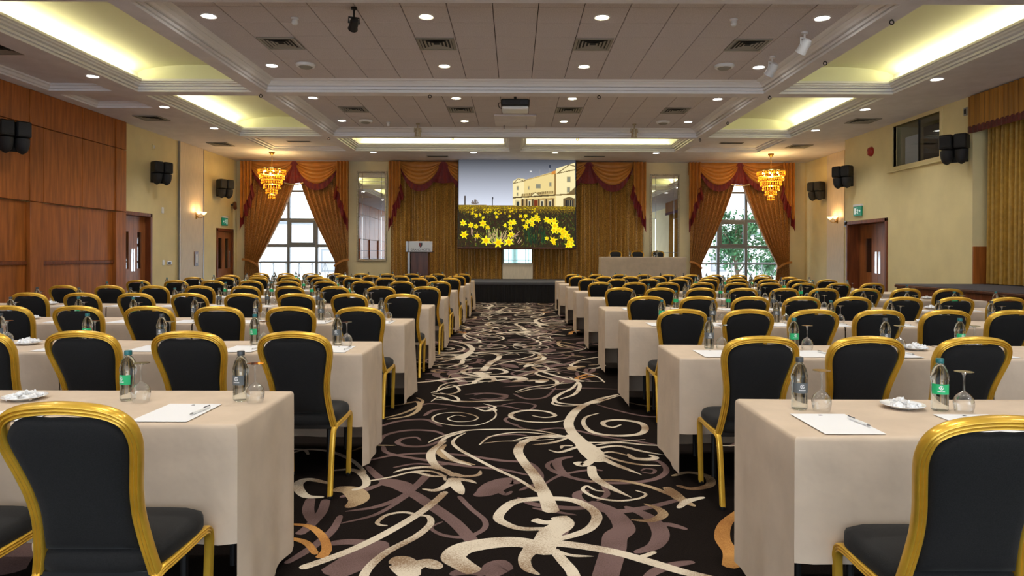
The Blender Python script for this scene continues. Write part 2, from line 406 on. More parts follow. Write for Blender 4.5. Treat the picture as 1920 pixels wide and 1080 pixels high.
('c',2,4,1,[-0.77,6.32,-0.71,6.53,-0.55,6.34,-0.33,6.32,-0.01,6.4]),
('t',3,6,3,[-0.93,6.5,-0.85,6.34,-0.87,6.09,-0.96,5.84,-1.09,5.66]),
('c',2,5,2,[-0.35,8.5,-0.27,8.77,0.03,8.7,0.4,8.3,0.31,7.99,0.03,8.05,-0.14,8.25]),
('m',4,6,3,[-0.01,6.7,0.12,6.46,0.3,6.55,0.43,7.03]),
('c',2,6,3,[0.37,6.41,0.36,6.23,0.5,6.16,0.78,6.34,1.03,6.64]),
('c',3,7,3,[0.62,7.64,0.69,7.22,0.6,6.71,0.43,6.44]),
('c',2,4,1,[0.61,7.58,0.78,7.38,1.0,7.39]),
('c',1,4,3,[0.71,8.09,0.92,7.7,0.97,7.3]),
('m',4,6,3,[-0.75,8.33,-0.54,8.1,-0.54,7.82,-0.71,7.59]),
('m',3,6,3,[-0.39,6.62,-0.26,6.73,-0.07,6.62,-0.2,6.45,-0.34,6.49]),
('m',4,7,4,[-1.1,8.06,-0.84,8.06,-0.58,7.87]),
('m',4,6,3,[0.98,9.26,0.57,9.04,0.28,8.71]),
('c',2,6,2,[-0.45,10.05,-0.18,10.35,0.18,10.22,0.41,10.51,0.28,11.24,0.05,11.78]),
('c',2,5,2,[-0.22,9.19,0.04,9.56,0.33,9.45,0.67,9.58,1.01,9.93,1.09,10.36]),
('c',2,5,2,[-0.97,8.96,-0.79,9.09,-0.85,9.35,-1.01,9.35]),
('c',2,5,2,[-0.67,11.41,-0.41,11.77,-0.17,11.26,-0.34,10.78,-0.65,10.93]),
('c',2,5,2,[-0.75,6.91,-0.65,7.14,-0.55,6.85,-0.63,6.67,-0.82,6.72]),
('c',2,5,2,[-0.28,6.24,-0.17,6.1,-0.25,5.95,-0.36,6.09]),
('m',4,6,3,[-0.67,6.24,-0.4,6.09,-0.11,6.15,0.11,5.96]),
('m',4,6,3,[-0.12,7.04,0.13,7.11,0.41,6.93,0.71,7.0,1.05,6.94]),
('c',2,4,2,[0.03,6.74,0.17,6.92,0.37,7.03,0.55,7.39]),
('c',2,6,1,[0.42,5.1,0.29,4.95,0.13,4.88]),
('c',2,5,1,[0.43,5.05,0.27,5.09,0.11,5.09,-0.02,4.98]),
('c',3,6,1,[-0.38,5.24,-0.5,5.08,-0.55,4.87]),
('c',3,7,1,[-0.51,4.76,-0.39,4.51,-0.27,4.39]),
('c',3,5,1,[-0.41,4.18,-0.5,4.18,-0.61,4.25,-0.69,4.23]),
('c',3,5,1,[0.56,4.64,0.67,4.71,0.8,4.6]),
('c',2,5,1,[0.54,4.86,0.75,4.95,0.95,4.89,1.17,4.87]),
('c',3,5,2,[0.42,4.86,0.35,4.86,0.33,4.79]),
('m',3,5,2,[-0.77,4.35,-0.64,4.43,-0.48,4.41,-0.32,4.47]),
('m',3,6,2,[0.03,3.93,0.11,4.02,0.2,4.06]),
('m',4,6,3,[-0.21,5.09,-0.03,5.17,0.1,5.14]),
('m',3,6,3,[0.52,4.06,0.53,3.88,0.46,3.77]),
('m',3,5,2,[0.1,3.66,0.21,3.61,0.33,3.56]),
('m',5,9,4,[-0.97,3.81,-0.87,3.92,-0.77,4.05]),
('t',3,6,2,[-1.12,4.71,-1.03,4.84,-0.84,4.86]),
('t',2,5,2,[1.03,6.35,1.17,6.2,1.41,6.13]),
('m',3,6,3,[-0.57,6.17,-0.77,6.24,-0.88,6.1]),
('m',3,5,3,[-0.12,6.18,0.04,6.3,0.19,6.19,0.13,5.97]),
]


def scroll_mat(name, base, alt, lo, hi):
    mm = bpy.data.materials.new(name); mm.use_nodes = True
    nt = mm.node_tree; N = nt.nodes; L = nt.links; p = N['Principled BSDF']
    p.inputs['Roughness'].default_value = .95; p.inputs['Specular IOR Level'].default_value = .04
    tc = N.new('ShaderNodeTexCoord')
    big = N.new('ShaderNodeTexNoise'); big.inputs['Scale'].default_value = 3.2; big.inputs['Detail'].default_value = 1
    fine = N.new('ShaderNodeTexNoise'); fine.inputs['Scale'].default_value = 150; fine.inputs['Detail'].default_value = 2
    add = N.new('ShaderNodeMath'); add.operation = 'MULTIPLY_ADD'; add.inputs[1].default_value = .55
    rr = N.new('ShaderNodeValToRGB')
    rr.color_ramp.elements[0].position = lo; rr.color_ramp.elements[1].position = hi
    rr.color_ramp.elements[0].color = (*base, 1); rr.color_ramp.elements[1].color = (*alt, 1)
    L.new(tc.outputs['Object'], big.inputs['Vector']); L.new(tc.outputs['Object'], fine.inputs['Vector'])
    L.new(fine.outputs['Fac'], add.inputs[0]); L.new(big.outputs['Fac'], add.inputs[2])
    L.new(add.outputs[0], rr.inputs['Fac']); L.new(rr.outputs['Color'], p.inputs['Base Color'])
    return mm
SC = {'c': scroll_mat('cream_carpet_scroll', (.62,.54,.43), (.25,.165,.10), .70, .98),
      't': scroll_mat('tan_carpet_scroll', (.42,.31,.19), (.17,.10,.055), .66, .92),
      'm': scroll_mat('mauve_carpet_scroll', (.165,.105,.098), (.11,.068,.062), .68, .92),
      'o': scroll_mat('amber_carpet_scroll', (.52,.26,.08), (.30,.13,.04), .66, .94)}
CNAME = {'c': 'cream_scroll', 't': 'tan_scroll', 'm': 'mauve_scroll', 'o': 'amber_scroll'}
cm = {k: MB() for k in SC}
LAYER = {'m': .0006, 't': .0012, 'o': .0013, 'c': .0018}
for i, (k, w0, w1, w2, q) in enumerate(SCROLLS):
    P = smooth_path([(q[j], q[j+1], 0) for j in range(0, len(q), 2)], 8)
    n = len(P); vs = []; z = LAYER[k]+i*.000004
    for j, p in enumerate(P):
        t = P[min(j+1, n-1)]-P[max(j-1, 0)]; t.normalize(); s = Vector((-t.y, t.x, 0)); u = j/(n-1)
        w = (w0+(w1-w0)*math.sin(PI*u) if u < .5 else w2+(w1-w2)*math.sin(PI*u))*.005*(.62 if w1 < 15 else .8)
        if j in (0, n-1): w *= .45
        vs += [(p.x+s.x*w, p.y+s.y*w, z), (p.x-s.x*w, p.y-s.y*w, z)]
    cm[k].add(vs, [(2*j, 2*j+1, 2*j+3, 2*j+2) for j in range(n-1)])
scroll_mesh = {k: cm[k].mesh(CNAME[k], SC[k], smooth=False) for k in cm}
for ix in range(-3, 4):
    for iy in range(0, 4):
        if iy == 0 and abs(ix) > 1: continue
        for k in cm:
            o = ob(CNAME[k], scroll_mesh[k], floor, (ix*2.75, (iy)*4.42, 0), kind='stuff')
            if (ix+iy) % 2: o.scale.x = -1; o.location.x -= .17
            o.location.z = .0001+.00007*((ix*3+iy*5) % 7)
            if iy > 0 and k == 'm':      # the pattern's second, interlaced repeat
                o2 = o.copy(); C.objects.link(o2); o2.location.x += 1.35; o2.location.y += 2.3; o2.location.z = .00005; o2.scale.x *= -1

# ---- ceiling: soffit grid with coffers
XS = [(-7.26,-5.06,'lit'), (-4.78,4.78,'tile'), (5.06,7.26,'lit')]
YS = [(8.47,13.13), (13.42,17.98)]
coffers = [(x0,x1,y0,y1,t) for (x0,x1,t) in XS for (y0,y1) in YS]
coffers += [(-4.78,-.16,18.22,20.45,'lit'), (.16,4.78,18.22,20.45,'lit'), (-7.26,-5.06,18.22,20.45,'plain'), (5.06,7.26,18.22,20.45,'plain'),
            (-8.93,-7.72,8.47,13.07,'plain'), (-8.93,-7.72,13.4,14.57,'plain')]
m = MB()
plate([c[:4] for c in coffers], LW-.3, RW2+.3, BACK-.2, FAR+.3, lambda a,b,c,d: m.add([(a,c,CEIL),(b,c,CEIL),(b,d,CEIL),(a,d,CEIL)], [(0,3,2,1)]))
m.box(LW-.3, RW2+.3, BACK-.2, FAR+.3, 5.3, 5.4)  # unseen slab added above the coffers to block sky light
ceiling = m.build('ceiling', M['plaster'], kind='structure', smooth=False)
CROWN = [(0,0),(0,.04),(-.02,.043),(-.02,.053),(.02,.056),(.02,.10),(-.005,.103),(-.005,.113),(.05,.118),(.075,.15),(.13,.175),(.13,.185),(.19,.19),(.23,.215),(.23,.25)]
COVE = [(0,0),(0,.035),(-.02,.038),(-.02,.048),(.03,.05),(.03,.085),(.01,.088),(.01,.098),(.07,.105),(.08,.13),(.12,.14),(.12,.165),(.16,.17),(.16,.21),(.13,.21),(.13,.18),(.0,.18),(0,.39)]
PLAIN = [(0,0),(0,.03),(.04,.04),(.06,.08),(.10,.09),(.10,.12)]
def ring(x0,x1,y0,y1,prof):
    mm = MB(); vs = []; fs = []
    for d, h in prof:
        vs += [(x0+d,y0+d,CEIL+h),(x1-d,y0+d,CEIL+h),(x1-d,y1-d,CEIL+h),(x0+d,y1-d,CEIL+h)]
    for i in range(len(prof)-1):
        for k in range(4):
            k2 = (k+1) % 4; fs.append((i*4+k, i*4+k2, i*4+4+k2, i*4+4+k))
    return mm.add(vs, fs)
tile_bm = MB(); tile_bm.bbox(-.3035,.3035,-.3065,.3065,0,.02,.004)
tile_mesh = tile_bm.mesh('ceiling_tile', M['tile'], smooth=False)
def cove_lamp(x, y, sx, sy, w):
    l = bpy.data.lights.new('cove_lamp', 'AREA'); l.shape = 'RECTANGLE'; l.size = sx; l.size_y = sy; l.energy = w; l.color = (1,.93,.55)
    o = ob('cove_lamp', l, ceiling, (x, y, CEIL+.19), (PI, 0, 0)); return o
for (x0,x1,y0,y1,t) in coffers:
    if t == 'tile':
        ring(x0,x1,y0,y1,CROWN).build('crown_molding', M['molding'], ceiling, smooth=False)
        for r in range(7):
            for k in range(-7, 8):
                yy = y1-.23-.31-r*.62
                ob('ceiling_tile', tile_mesh, ceiling, (k*.617, yy, TILE))
        g = MB(); g.box(x0,x1,y0,y1,TILE+.03,TILE+.05); g.build('tile_backing', M['tile_gap'], ceiling, smooth=False)
    elif t == 'lit':
        ring(x0,x1,y0,y1,COVE).build('cove_molding', M['molding'], ceiling, smooth=False)
        v = MB(); H0 = CEIL+.37; HC = .15
        wide = (x1-x0) > 3
        def arch(u): return HC*math.sin(PI*u)**.55 if 0 < u < 1 else 0
        nv = 20
        if not wide:
            v.grid(lambda a, b: (x0+(x1-x0)*a, y0+(y1-y0)*b, H0+arch(a)), nv, 1)
            for yy in (y0+.002, y1-.002):
                v.add([(x0+(x1-x0)*k/nv, yy, H0+arch(k/nv)) for k in range(nv+1)]+[(x0+(x1-x0)*k/nv, yy, CEIL+.2) for k in range(nv+1)],
                      [(k, k+1, nv+2+k, nv+1+k) for k in range(nv)])
        else:
            v.grid(lambda a, b: (x0+(x1-x0)*a, y0+(y1-y0)*b, H0+arch(b)*.6), 1, nv)
            for xx in (x0+.002, x1-.002):
                v.add([(xx, y0+(y1-y0)*k/nv, H0+arch(k/nv)*.6) for k in range(nv+1)]+[(xx, y0+(y1-y0)*k/nv, CEIL+.2) for k in range(nv+1)],
                      [(k, k+1, nv+2+k, nv+1+k) for k in range(nv)])
        v.build('vault', M['vault'], ceiling)
        if not wide:
            out = x0 if x0 < 0 else x1; sgn = 1 if x0 < 0 else -1
            cove_lamp(out+sgn*.065, (y0+y1)/2, .07, (y1-y0)-.4, COVE_W)
            inn = x1 if x0 < 0 else x0
            cove_lamp(inn-sgn*.065, (y0+y1)/2, .07, (y1-y0)-.4, COVE_W*.2)
        else:
            cove_lamp((x0+x1)/2, y1-.065, (x1-x0)-.4, .07, COVE_W*1.1)
            cove_lamp((x0+x1)/2, y0+.065, (x1-x0)-.4, .07, COVE_W*.5)
    else:
        ring(x0,x1,y0,y1,PLAIN).build('coffer_molding', M['molding'], ceiling, smooth=False)
        g = MB(); g.box(x0,x1,y0,y1,CEIL+.12,CEIL+.14); g.build('coffer_panel', M['plaster'], ceiling, smooth=False)

# ---- far wall with the two window openings
WIN = [(-8.75,-5.65,.3,4.3), (5.95,9.05,.3,4.3)]
m = MB(); plate(WIN, LW-.3, RW2+.3, 0, CEIL, lambda a,b,c,d: m.box(a,b,FAR,FAR+.25,c,d))
wall_far = m.build('wall_far', M['cream_far'], kind='structure', smooth=False)
for n, (x0,x1,z0,z1) in enumerate(WIN):
    w = struct('window_%d' % (n+1), ((x0+x1)/2, FAR+.1, z0))
    cx = (x0+x1)/2
    vx = [x0, -7.56, -6.62, x1] if n == 0 else [x0, 6.80, 7.73, x1]
    hz = [z0, 1.12, 1.68, 2.55, 3.5, z1]
    for i, x in enumerate(vx):
        b = MB(); t = .045 if 0 < i < 3 else .06
        b.bbox(x-cx-t, x-cx+t, -.06, .06, 0, z1-z0, .01); b.build('mullion', M['window_frame'], w)
    for i, z in enumerate(hz):
        b = MB(); t = .025 if i == 1 else (.05 if i in (2, 3) else .035)
        b.bbox(x0-cx, x1-cx, -.05, .05, max(0, z-z0-t), min(z1-z0, z-z0+t), .008); b.build('transom', M['window_frame'], w)
    b = MB()   # opening sash in the middle bay
    sx0, sx1, sz0, sz1 = vx[1]-cx+.05, vx[2]-cx-.05, 1.68-z0+.05, 2.55-z0-.05
    for (a0,a1,c0,c1) in ((sx0,sx1,sz0,sz0+.06),(sx0,sx1,sz1-.06,sz1),(sx0,sx0+.06,sz0+.06,sz1-.06),(sx1-.06,sx1,sz0+.06,sz1-.06)):
        b.box(a0,a1,-.075,-.03,c0,c1)
    b.build('sash_frame', M['window_frame'], w, smooth=False)
    for i in range(3):
        for j in range(5):
            g = MB(); g.box(vx[i]-cx+.03, vx[i+1]-cx-.03, .0, .012, hz[j]-z0+.03, hz[j+1]-z0-.03); g.build('pane', M['pane'], w, smooth=False)

# ---- left wall with two doors, cherry panelling
D1 = (16.13, 17.42, 0, 2.40); D2 = (21.2, 22.45, 0, 2.2)
m = MB(); plate([D1, D2], BACK, FAR, 0, CEIL, lambda a,b,c,d: m.box(LW-.25, LW, a, b, c, d))
wall_left = m.build('wall_left', M['cream'], kind='structure', smooth=False)
def panel(name, mt, y0, y1, z0, z1, proud, parent=None, gap=.006):
    b = MB(); b.bbox(LW+.001, LW+proud, y0+gap, y1-gap, z0+gap, z1-gap, .008); return b.build(name, mt, parent or wall_left)
top = [3.82, CEIL]; mid = [2.36, 3.82]
y = 16.12
panel('wood_strip', M['wood'], 15.70, y, *top, .10); panel('wood_strip', M['wood'], 15.70, y, *mid, .10); panel('wood_strip', M['wood'], 15.70, y, 0, 2.36, .10)
y = 15.70
while y > -1:
    for k in range(2):
        a, b = y-1.2*(k+1), y-1.2*k
        panel('wood_panel', M['wood'], a, b, *top, .08); panel('wood_panel', M['wood'], a, b, *mid, .08)
        panel('wood_panel', M['wood'], a, b, 1.22, 2.36, .025, gap=.004); panel('wood_panel', M['wood'], a, b, 0, 1.17, .025, gap=.004)
    panel('dado_rail', M['wood_dark'], y-2.4, y, 1.155, 1.225, .05, gap=0)
    panel('wood_strip', M['wood'], y-2.78, y-2.4, *top, .09); panel('wood_strip', M['wood'], y-2.78, y-2.4, *mid, .09); panel('wood_strip', M['wood'], y-2.78, y-2.4, 0, 2.36, .10)
    y -= 2.78
b = MB(); b.bbox(LW, LW+.05, 18.8, 20.2, 0, CEIL-.002, .004); b.build('pilaster_panel', M['silk'], wall_left)
for yy in (18.77, 20.2):
    b = MB(); b.bbox(LW, LW+.06, yy, yy+.03, 0, CEIL-.002, .004); b.build('pilaster_edge', M['steel'], wall_left)

# door recess boxes and doors
def double_door(n, X, y0, y1, h, sgn, recess, leaves=2, glass=(.2,.5), frame=.09):
    """sgn = +1 when the room lies towards +X of the wall"""
    d = struct('door_%d' % n, (X, (y0+y1)/2, 0)); hw = (y1-y0)/2
    r = -sgn*recess
    lo, hi = sorted((r, sgn*.03))
    for (a, b2) in ((-hw, -hw+frame), (hw-frame, hw)):
        b = MB(); b.bbox(lo, hi, a, b2, 0, h, .008); b.build('door_jamb', M['wood_dark'], d)
    b = MB(); b.bbox(lo, hi, -hw, hw, h-frame, h, .008); b.build('door_head', M['wood_dark'], d)
    w = (2*hw-2*frame)/leaves
    for k in range(leaves):
        a = -hw+frame+k*w; x0, x1 = sorted((r, r+sgn*.05))
        b = MB(); g0, g1 = glass
        if leaves == 2: ga, gb = (a+w*.34, a+w*.66)
        else: ga, gb = (a+w*.14, a+w*.38)
        hs = [(ga, gb, h*.42, h*.80)] if leaves == 2 else [(a+w*.12, a+w*.36, h*.42, h*.86), (a+w*.58, a+w*.82, h*.42, h*.86)]
        plate(hs, a+.004, a+w-.004, .01, h-frame-.004, lambda p,q,s,t: b.box(x0,x1,p,q,s,t))
        leaf = b.build('door_leaf', M['door'], d, smooth=False)
        for hh in hs:
            g = MB(); g.box((x0+x1)/2-.004, (x0+x1)/2+.004, *hh); g.build('door_glass', M['door_pane'], leaf, smooth=False)
        xx = x1 if sgn > 0 else x0
        q0, q1 = sorted((xx, xx+sgn*.006)); p0 = a+w*.86 if k == 0 else a+w*.04
        g = MB(); g.bbox(q0, q1, p0, p0+w*.1, .95, 1.5, .002); g.build('push_plate', M['chrome'], leaf)
    q0, q1 = sorted((r-sgn*.02, r-sgn*.04))
    b = MB(); b.box(q0, q1, -hw, hw, 0, h); b.build('corridor_panel', M['wood_dark'], d, smooth=False)
    return d
double_door(1, LW, D1[0], D1[1], D1[3], 1, .16)
double_door(2, LW, D2[0], D2[1], D2[3], 1, .08, leaves=1)

# ---- right wall: near wall, recessed end bay, stage opening
D3 = (16.2, 18.2, 0, 2.3); BOOTH = (14.2, 15.96, 3.46, 4.40)
m = MB(); plate([D3, BOOTH], 13.2, 18.3, 0, CEIL, lambda a,b,c,d: m.box(RW, RW2+.1, a, b, c, d) if not (a >= 13.2 and False) else None)
m.box(RW2, RW2+.3, 18.3, FAR, 0, CEIL); m.box(RW2+.1, RW2+.3, BACK, 18.3, 0, CEIL)
wall_right = m.build('wall_right', M['cream'], kind='structure', smooth=False)
b = MB(); b.bbox(RW2-.05, RW2, 19.95, 21.05, 0, CEIL-.002, .004); b.build('pilaster_panel', M['silk'], wall_right)
b = MB(); b.bbox(RW+.0, RW2, 13.17, 13.2, .845, 1.57, .004); b.build('wood_skirting', M['wood'], wall_right)
double_door(3, RW, D3[0], D3[1], D3[3], -1, .35)
bw = struct('window_3', (RW, (BOOTH[0]+BOOTH[1])/2, BOOTH[2]))
hy, hh = (BOOTH[1]-BOOTH[0])/2, BOOTH[3]-BOOTH[2]
b = MB()
for (a,b2,c,d) in ((-hy-.08,hy+.08,-.08,0),(-hy-.08,hy+.08,hh,hh+.05),(-hy-.08,-hy,0,hh),(hy,hy+.08,0,hh)): b.box(-.025,.06,a,b2,c,d)
b.build('window_surround', M['cream'], bw, smooth=False)
b = MB(); b.bbox(-.06,.05,-hy-.2,hy+.2,-.12,-.08,.008); b.build('window_sill', M['cream'], bw)
for (a, b2) in ((-hy, 0), (0, hy)):
    g = MB(); g.box(.07,.08,a+.01,b2-.01,0,hh); g.build('pane', M['dark_pane'], bw, smooth=False)
b = MB(); b.box(.06,.1,-.012,.012,0,hh); b.build('mullion', M['dark'], bw, smooth=False)
b = MB(); b.box(.70,.74,-hy,hy,0,hh); b.build('booth_back', M['dark'], bw, smooth=False)
b = MB(); b.box(.10,.11,hy-.80,hy-.30,.03,hh*.68); b.build('booth_notice', M['paper'], bw, smooth=False)

# ---- back wall behind the camera, unseen; its windows enlarged to bring in daylight
HB = [(-9.0+3.04*k, -9.0+3.04*k+2.8, .25, 4.25) for k in range(6)]
m = MB(); plate(HB, LW-.3, RW2+.3, 0, CEIL, lambda a,b,c,d: m.box(a,b,BACK-.2,BACK,c,d))
m.build('wall_back', M['cream'], kind='structure', smooth=False)
for n, (x0,x1,z0,z1) in enumerate(HB):
    w = struct('window_%d' % (n+4), ((x0+x1)/2, BACK-.1, z0)); hw = (x1-x0)/2
    for x in (-hw+.03, 0, hw-.03):
        b = MB(); b.bbox(x-.03,x+.03,-.05,.05,0,z1-z0); b.build('mullion', M['window_frame'], w)
    for k in (0,1):
        g = MB(); g.box(-hw+.06 if k == 0 else .03, -.03 if k == 0 else hw-.06, 0, .01, 0, z1-z0); g.build('pane', M['pane'], w, smooth=False)

# ---- recessed downlights: ring, lamp and its light
ringm = MB(); ringm.lathe([(.085,.0),(.105,-.012),(.115,-.004),(.115,.0)], 20, caps=False); ring_mesh = ringm.mesh('trim_ring', M['white'])
discm = MB(); discm.lathe([(.084,-.004),(.084,.006)], 20); disc_mesh = discm.mesh('lamp', M['lamp'])
discw = disc_mesh.copy(); discw.materials[0] = M['lamp_warm']
def spot(power, warm):
    l = bpy.data.lights.new('downlight_beam', 'SPOT'); l.energy = power; l.spot_size = math.radians(125); l.spot_blend = .9; l.shadow_soft_size = .09
    l.color = (1,.93,.80) if warm else (1,.98,.96); return l
SPOT_W, SPOT_C = spot(DOWN_W, True), spot(DOWN_W, False)
def where(x): return ('far left','centre left','centre right','far right')[0 if x < -3 else 1 if x < 0 else 2 if x < 3 else 3]
def downlight(x, y, z, label, group, warm=False):
    d = thing('downlight', label, 'downlight', (x, y, z), 0, group)
    ob('trim_ring', ring_mesh, d); ob('lamp', discw if warm else disc_mesh, d)
    ob('downlight_beam', SPOT_W if warm else SPOT_C, d, (0,0,-.02))
ROWN = ['nearest visible','second','third','fourth']
for r, y in enumerate((9.55, 12.03, 14.47, 16.92)):
    for x in (-4.29, -1.25, 1.21, 4.29):
        downlight(x, y, TILE-.001, 'round recessed downlight, %s of the %s row on tiled ceiling' % (where(x), ROWN[r]), 'tiled ceiling downlights', abs(x) < 2)
for r, y in enumerate((9.55, 12.0, 14.46, 16.85)):
    for x in (-7.43, 7.41):
        if r == 0: continue
        downlight(x, y, CEIL-.001, 'round downlight in the plain %s soffit, %s from the camera' % ('left' if x < 0 else 'right', ORD[r-1]), 'side soffit downlights')
for x in (-4.29, -1.26, 1.21, 4.27):
    downlight(x, 20.66, CEIL-.001, 'round downlight in the far soffit before the curtains, %s' % where(x), 'far soffit downlights', x == 1.21)
for y in (7.1, 4.65, 2.2, -.3, -2.8):     # the same grid carries on overhead and behind the camera
    for x in (-7.43, -4.29, -1.25, 1.21, 4.29, 7.41):
        downlight(x, y, CEIL-.001, 'round downlight overhead, out of the picture', 'downlights overhead and behind the camera', abs(x) < 2)

# ================================================================== STAGE AND PLATFORM
st = thing('stage', 'low stage with black pleated skirt at the end of the aisle', 'stage', (.85, 21.15, 0))
b = MB(); b.bbox(-4.6, 4.6, -1.38, 1.55, .52, .60, .012); b.build('stage_deck', M['stage_top'], st)
b = MB()
def skirt(u, v): return (-4.58+9.16*u, -1.36+.018*math.sin(u*2*PI*70), .525*v)
b.grid(skirt, 560, 1); b.build('stage_skirt', M['skirt'], st)
for x in (-4.3, 0, 4.3):
    for y in (-1.2, 1.3):
        b = MB(); b.box(x-.03,x+.03,y-.03,y+.03,0,.52); b.build('stage_leg', M['steel'], st, smooth=False)

pf = thing('side_platform', 'wood fronted platform below the gold stage curtain on the right', 'platform', (8.55, 7.2, 0))
b = MB(); b.bbox(-1.2, 1.1, -6, 6, .80, .845, .012); b.build('platform_top', M['platform'], pf)
for k in range(10):
    b = MB(); b.bbox(-1.16, -1.13, -6+1.2*k+.005, -4.8+1.2*k-.005, .02, .80, .006); b.build('front_panel', M['wood_dark'], pf)
b = MB(); b.bbox(-1.14, .3, 5.95, 5.98, .02, .80, .006); b.build('end_panel', M['wood_dark'], pf)
b = MB(); b.bbox(-1.21, -1.17, -6, 6, .78, .83, .01); b.build('platform_nosing', M['mahogany'], pf)

# ================================================================== CHAIR
def fluted(w, d):
    """profile with three ridges on the rear and front faces"""
    P = []
    for i in range(13):
        u = -1+i/6; P.append((u*w, -(d*.52+d*.48*abs(math.cos(1.5*PI*u))**.7)))
    for i in range(13):
        u = 1-i/6; P.append((u*w, d*.52+d*.48*abs(math.cos(1.5*PI*u))**.7))
    return P
def back_y(z):
    t = (z-.40)/.54; return -.150-.10*t-.085*t*t
HALF = [(.176,.390),(.164,.45),(.153,.53),(.150,.59),(.156,.66),(.170,.73),(.183,.79),(.1865,.832),(.177,.872),(.152,.898),(.11,.914),(.055,.922),(0,.925)]
def frame_outline(n):
    pts = [(x, back_y(z), z) for x, z in HALF]; half = smooth_path(pts, n)
    return half + [Vector((-p.x, p.y, p.z)) for p in half[-2::-1]]
def make_chair(detail):
    t = thing('banquet_chair', 'black and gold banquet chair', 'chair')
    n = 4 if detail else 2
    b = MB(); b.tube(frame_outline(n), fluted(.0165, .0165), (0,1,.35)); b.build('back_frame', M['gold'], t, angle=60)
    # upholstered back: outline inset in the frame, domed on both faces
    out = []
    half = [(x-.016 if x > .03 else x, z) for x, z in HALF if z > .46]
    half = [(.140,.465)] + half
    half = [(x, (z-.016 if z > .85 else z)-(.012 if x < .09 and z > .89 else 0)) for x, z in half]
    half = [Vector((x, 0, z)) for x, z in half]; half = smooth_path(half, 2)
    out = half + [Vector((-p.x, 0, p.z)) for p in half[-2::-1]]
    k = len(out); base = [Vector((out[-1].x+(out[0].x-out[-1].x)*i/6, 0, .465)) for i in range(1, 6)]
    out = out + base
    cz = .69; rings = []
    for s, d in ((.12,-.034),(.4,-.033),(.7,-.03),(.88,-.025),(.96,-.016),(1,-.002),(1,.006),(.95,.020),(.8,.033),(.5,.040),(.12,.043)):
        rings.append([(p.x*s, back_y(cz+(p.z-cz)*s)+d, cz+(p.z-cz)*s) for p in out])
    b = MB(); b.rings(rings); b.build('backrest', M['black_cloth'], t, angle=70)
    # seat cushion
    def seat_ring(s, z):
        P = []
        for i in range(32):
            a = 2*PI*i/32; c, sn = math.cos(a), math.sin(a)
            q = 1/max((abs(c)**5+abs(sn)**5)**.2, 1e-6)
            x, y = c*q, sn*q
            w = .187+.016*(y+1)/2
            P.append((x*w*s, .006+y*.188*s, z))
        return P
    b = MB(); b.rings([seat_ring(.90,.392), seat_ring(.97,.398), seat_ring(1.0,.42), seat_ring(1.0,.44), seat_ring(.97,.456), seat_ring(.88,.467), seat_ring(.6,.474), seat_ring(.1,.477)])
    b.build('seat', M['black_cloth'], t, angle=70)
    leg_prof = fluted(.0145, .0135)
    for s in (-1, 1):
        rear = smooth_path([(s*.174,-.218,.012),(s*.174,-.200,.13),(s*.175,-.180,.27),(s*.177,-.164,.350),(s*.181,-.140,.384),(s*.186,-.07,.390),(s*.188,.02,.393)], n)
        b = MB(); b.tube(rear, leg_prof, (1,0,0)); lg = b.build('leg', M['gold'], t, angle=60)
        front = smooth_path([(s*.188,.02,.393),(s*.188,.12,.396),(s*.188,.168,.390),(s*.186,.192,.36),(s*.183,.198,.30),(s*.178,.200,.15),(s*.175,.201,.012)], n)
        b = MB(); b.tube(front, leg_prof, (1,0,0)); lg2 = b.build('leg', M['gold'], t, angle=60)
        if detail:
            for l, y in ((lg,-.219),(lg2,.201)):
                c = MB(); c.lathe([(.014,0),(.0165,.004),(.0165,.018)], 10, (s*.1745, y, 0)); c.build('foot_cap', M['black'], l)
    if detail:
        for y, z in ((-.150,.384),(.17,.384)):
            b = MB(); b.bbox(-.18,.18,y-.008,y+.008,z-.012,z+.012,.004); b.build('seat_rail', M['black'], t)
    return t
near_chair = Kind(make_chair(True)); far_chair = Kind(make_chair(False))

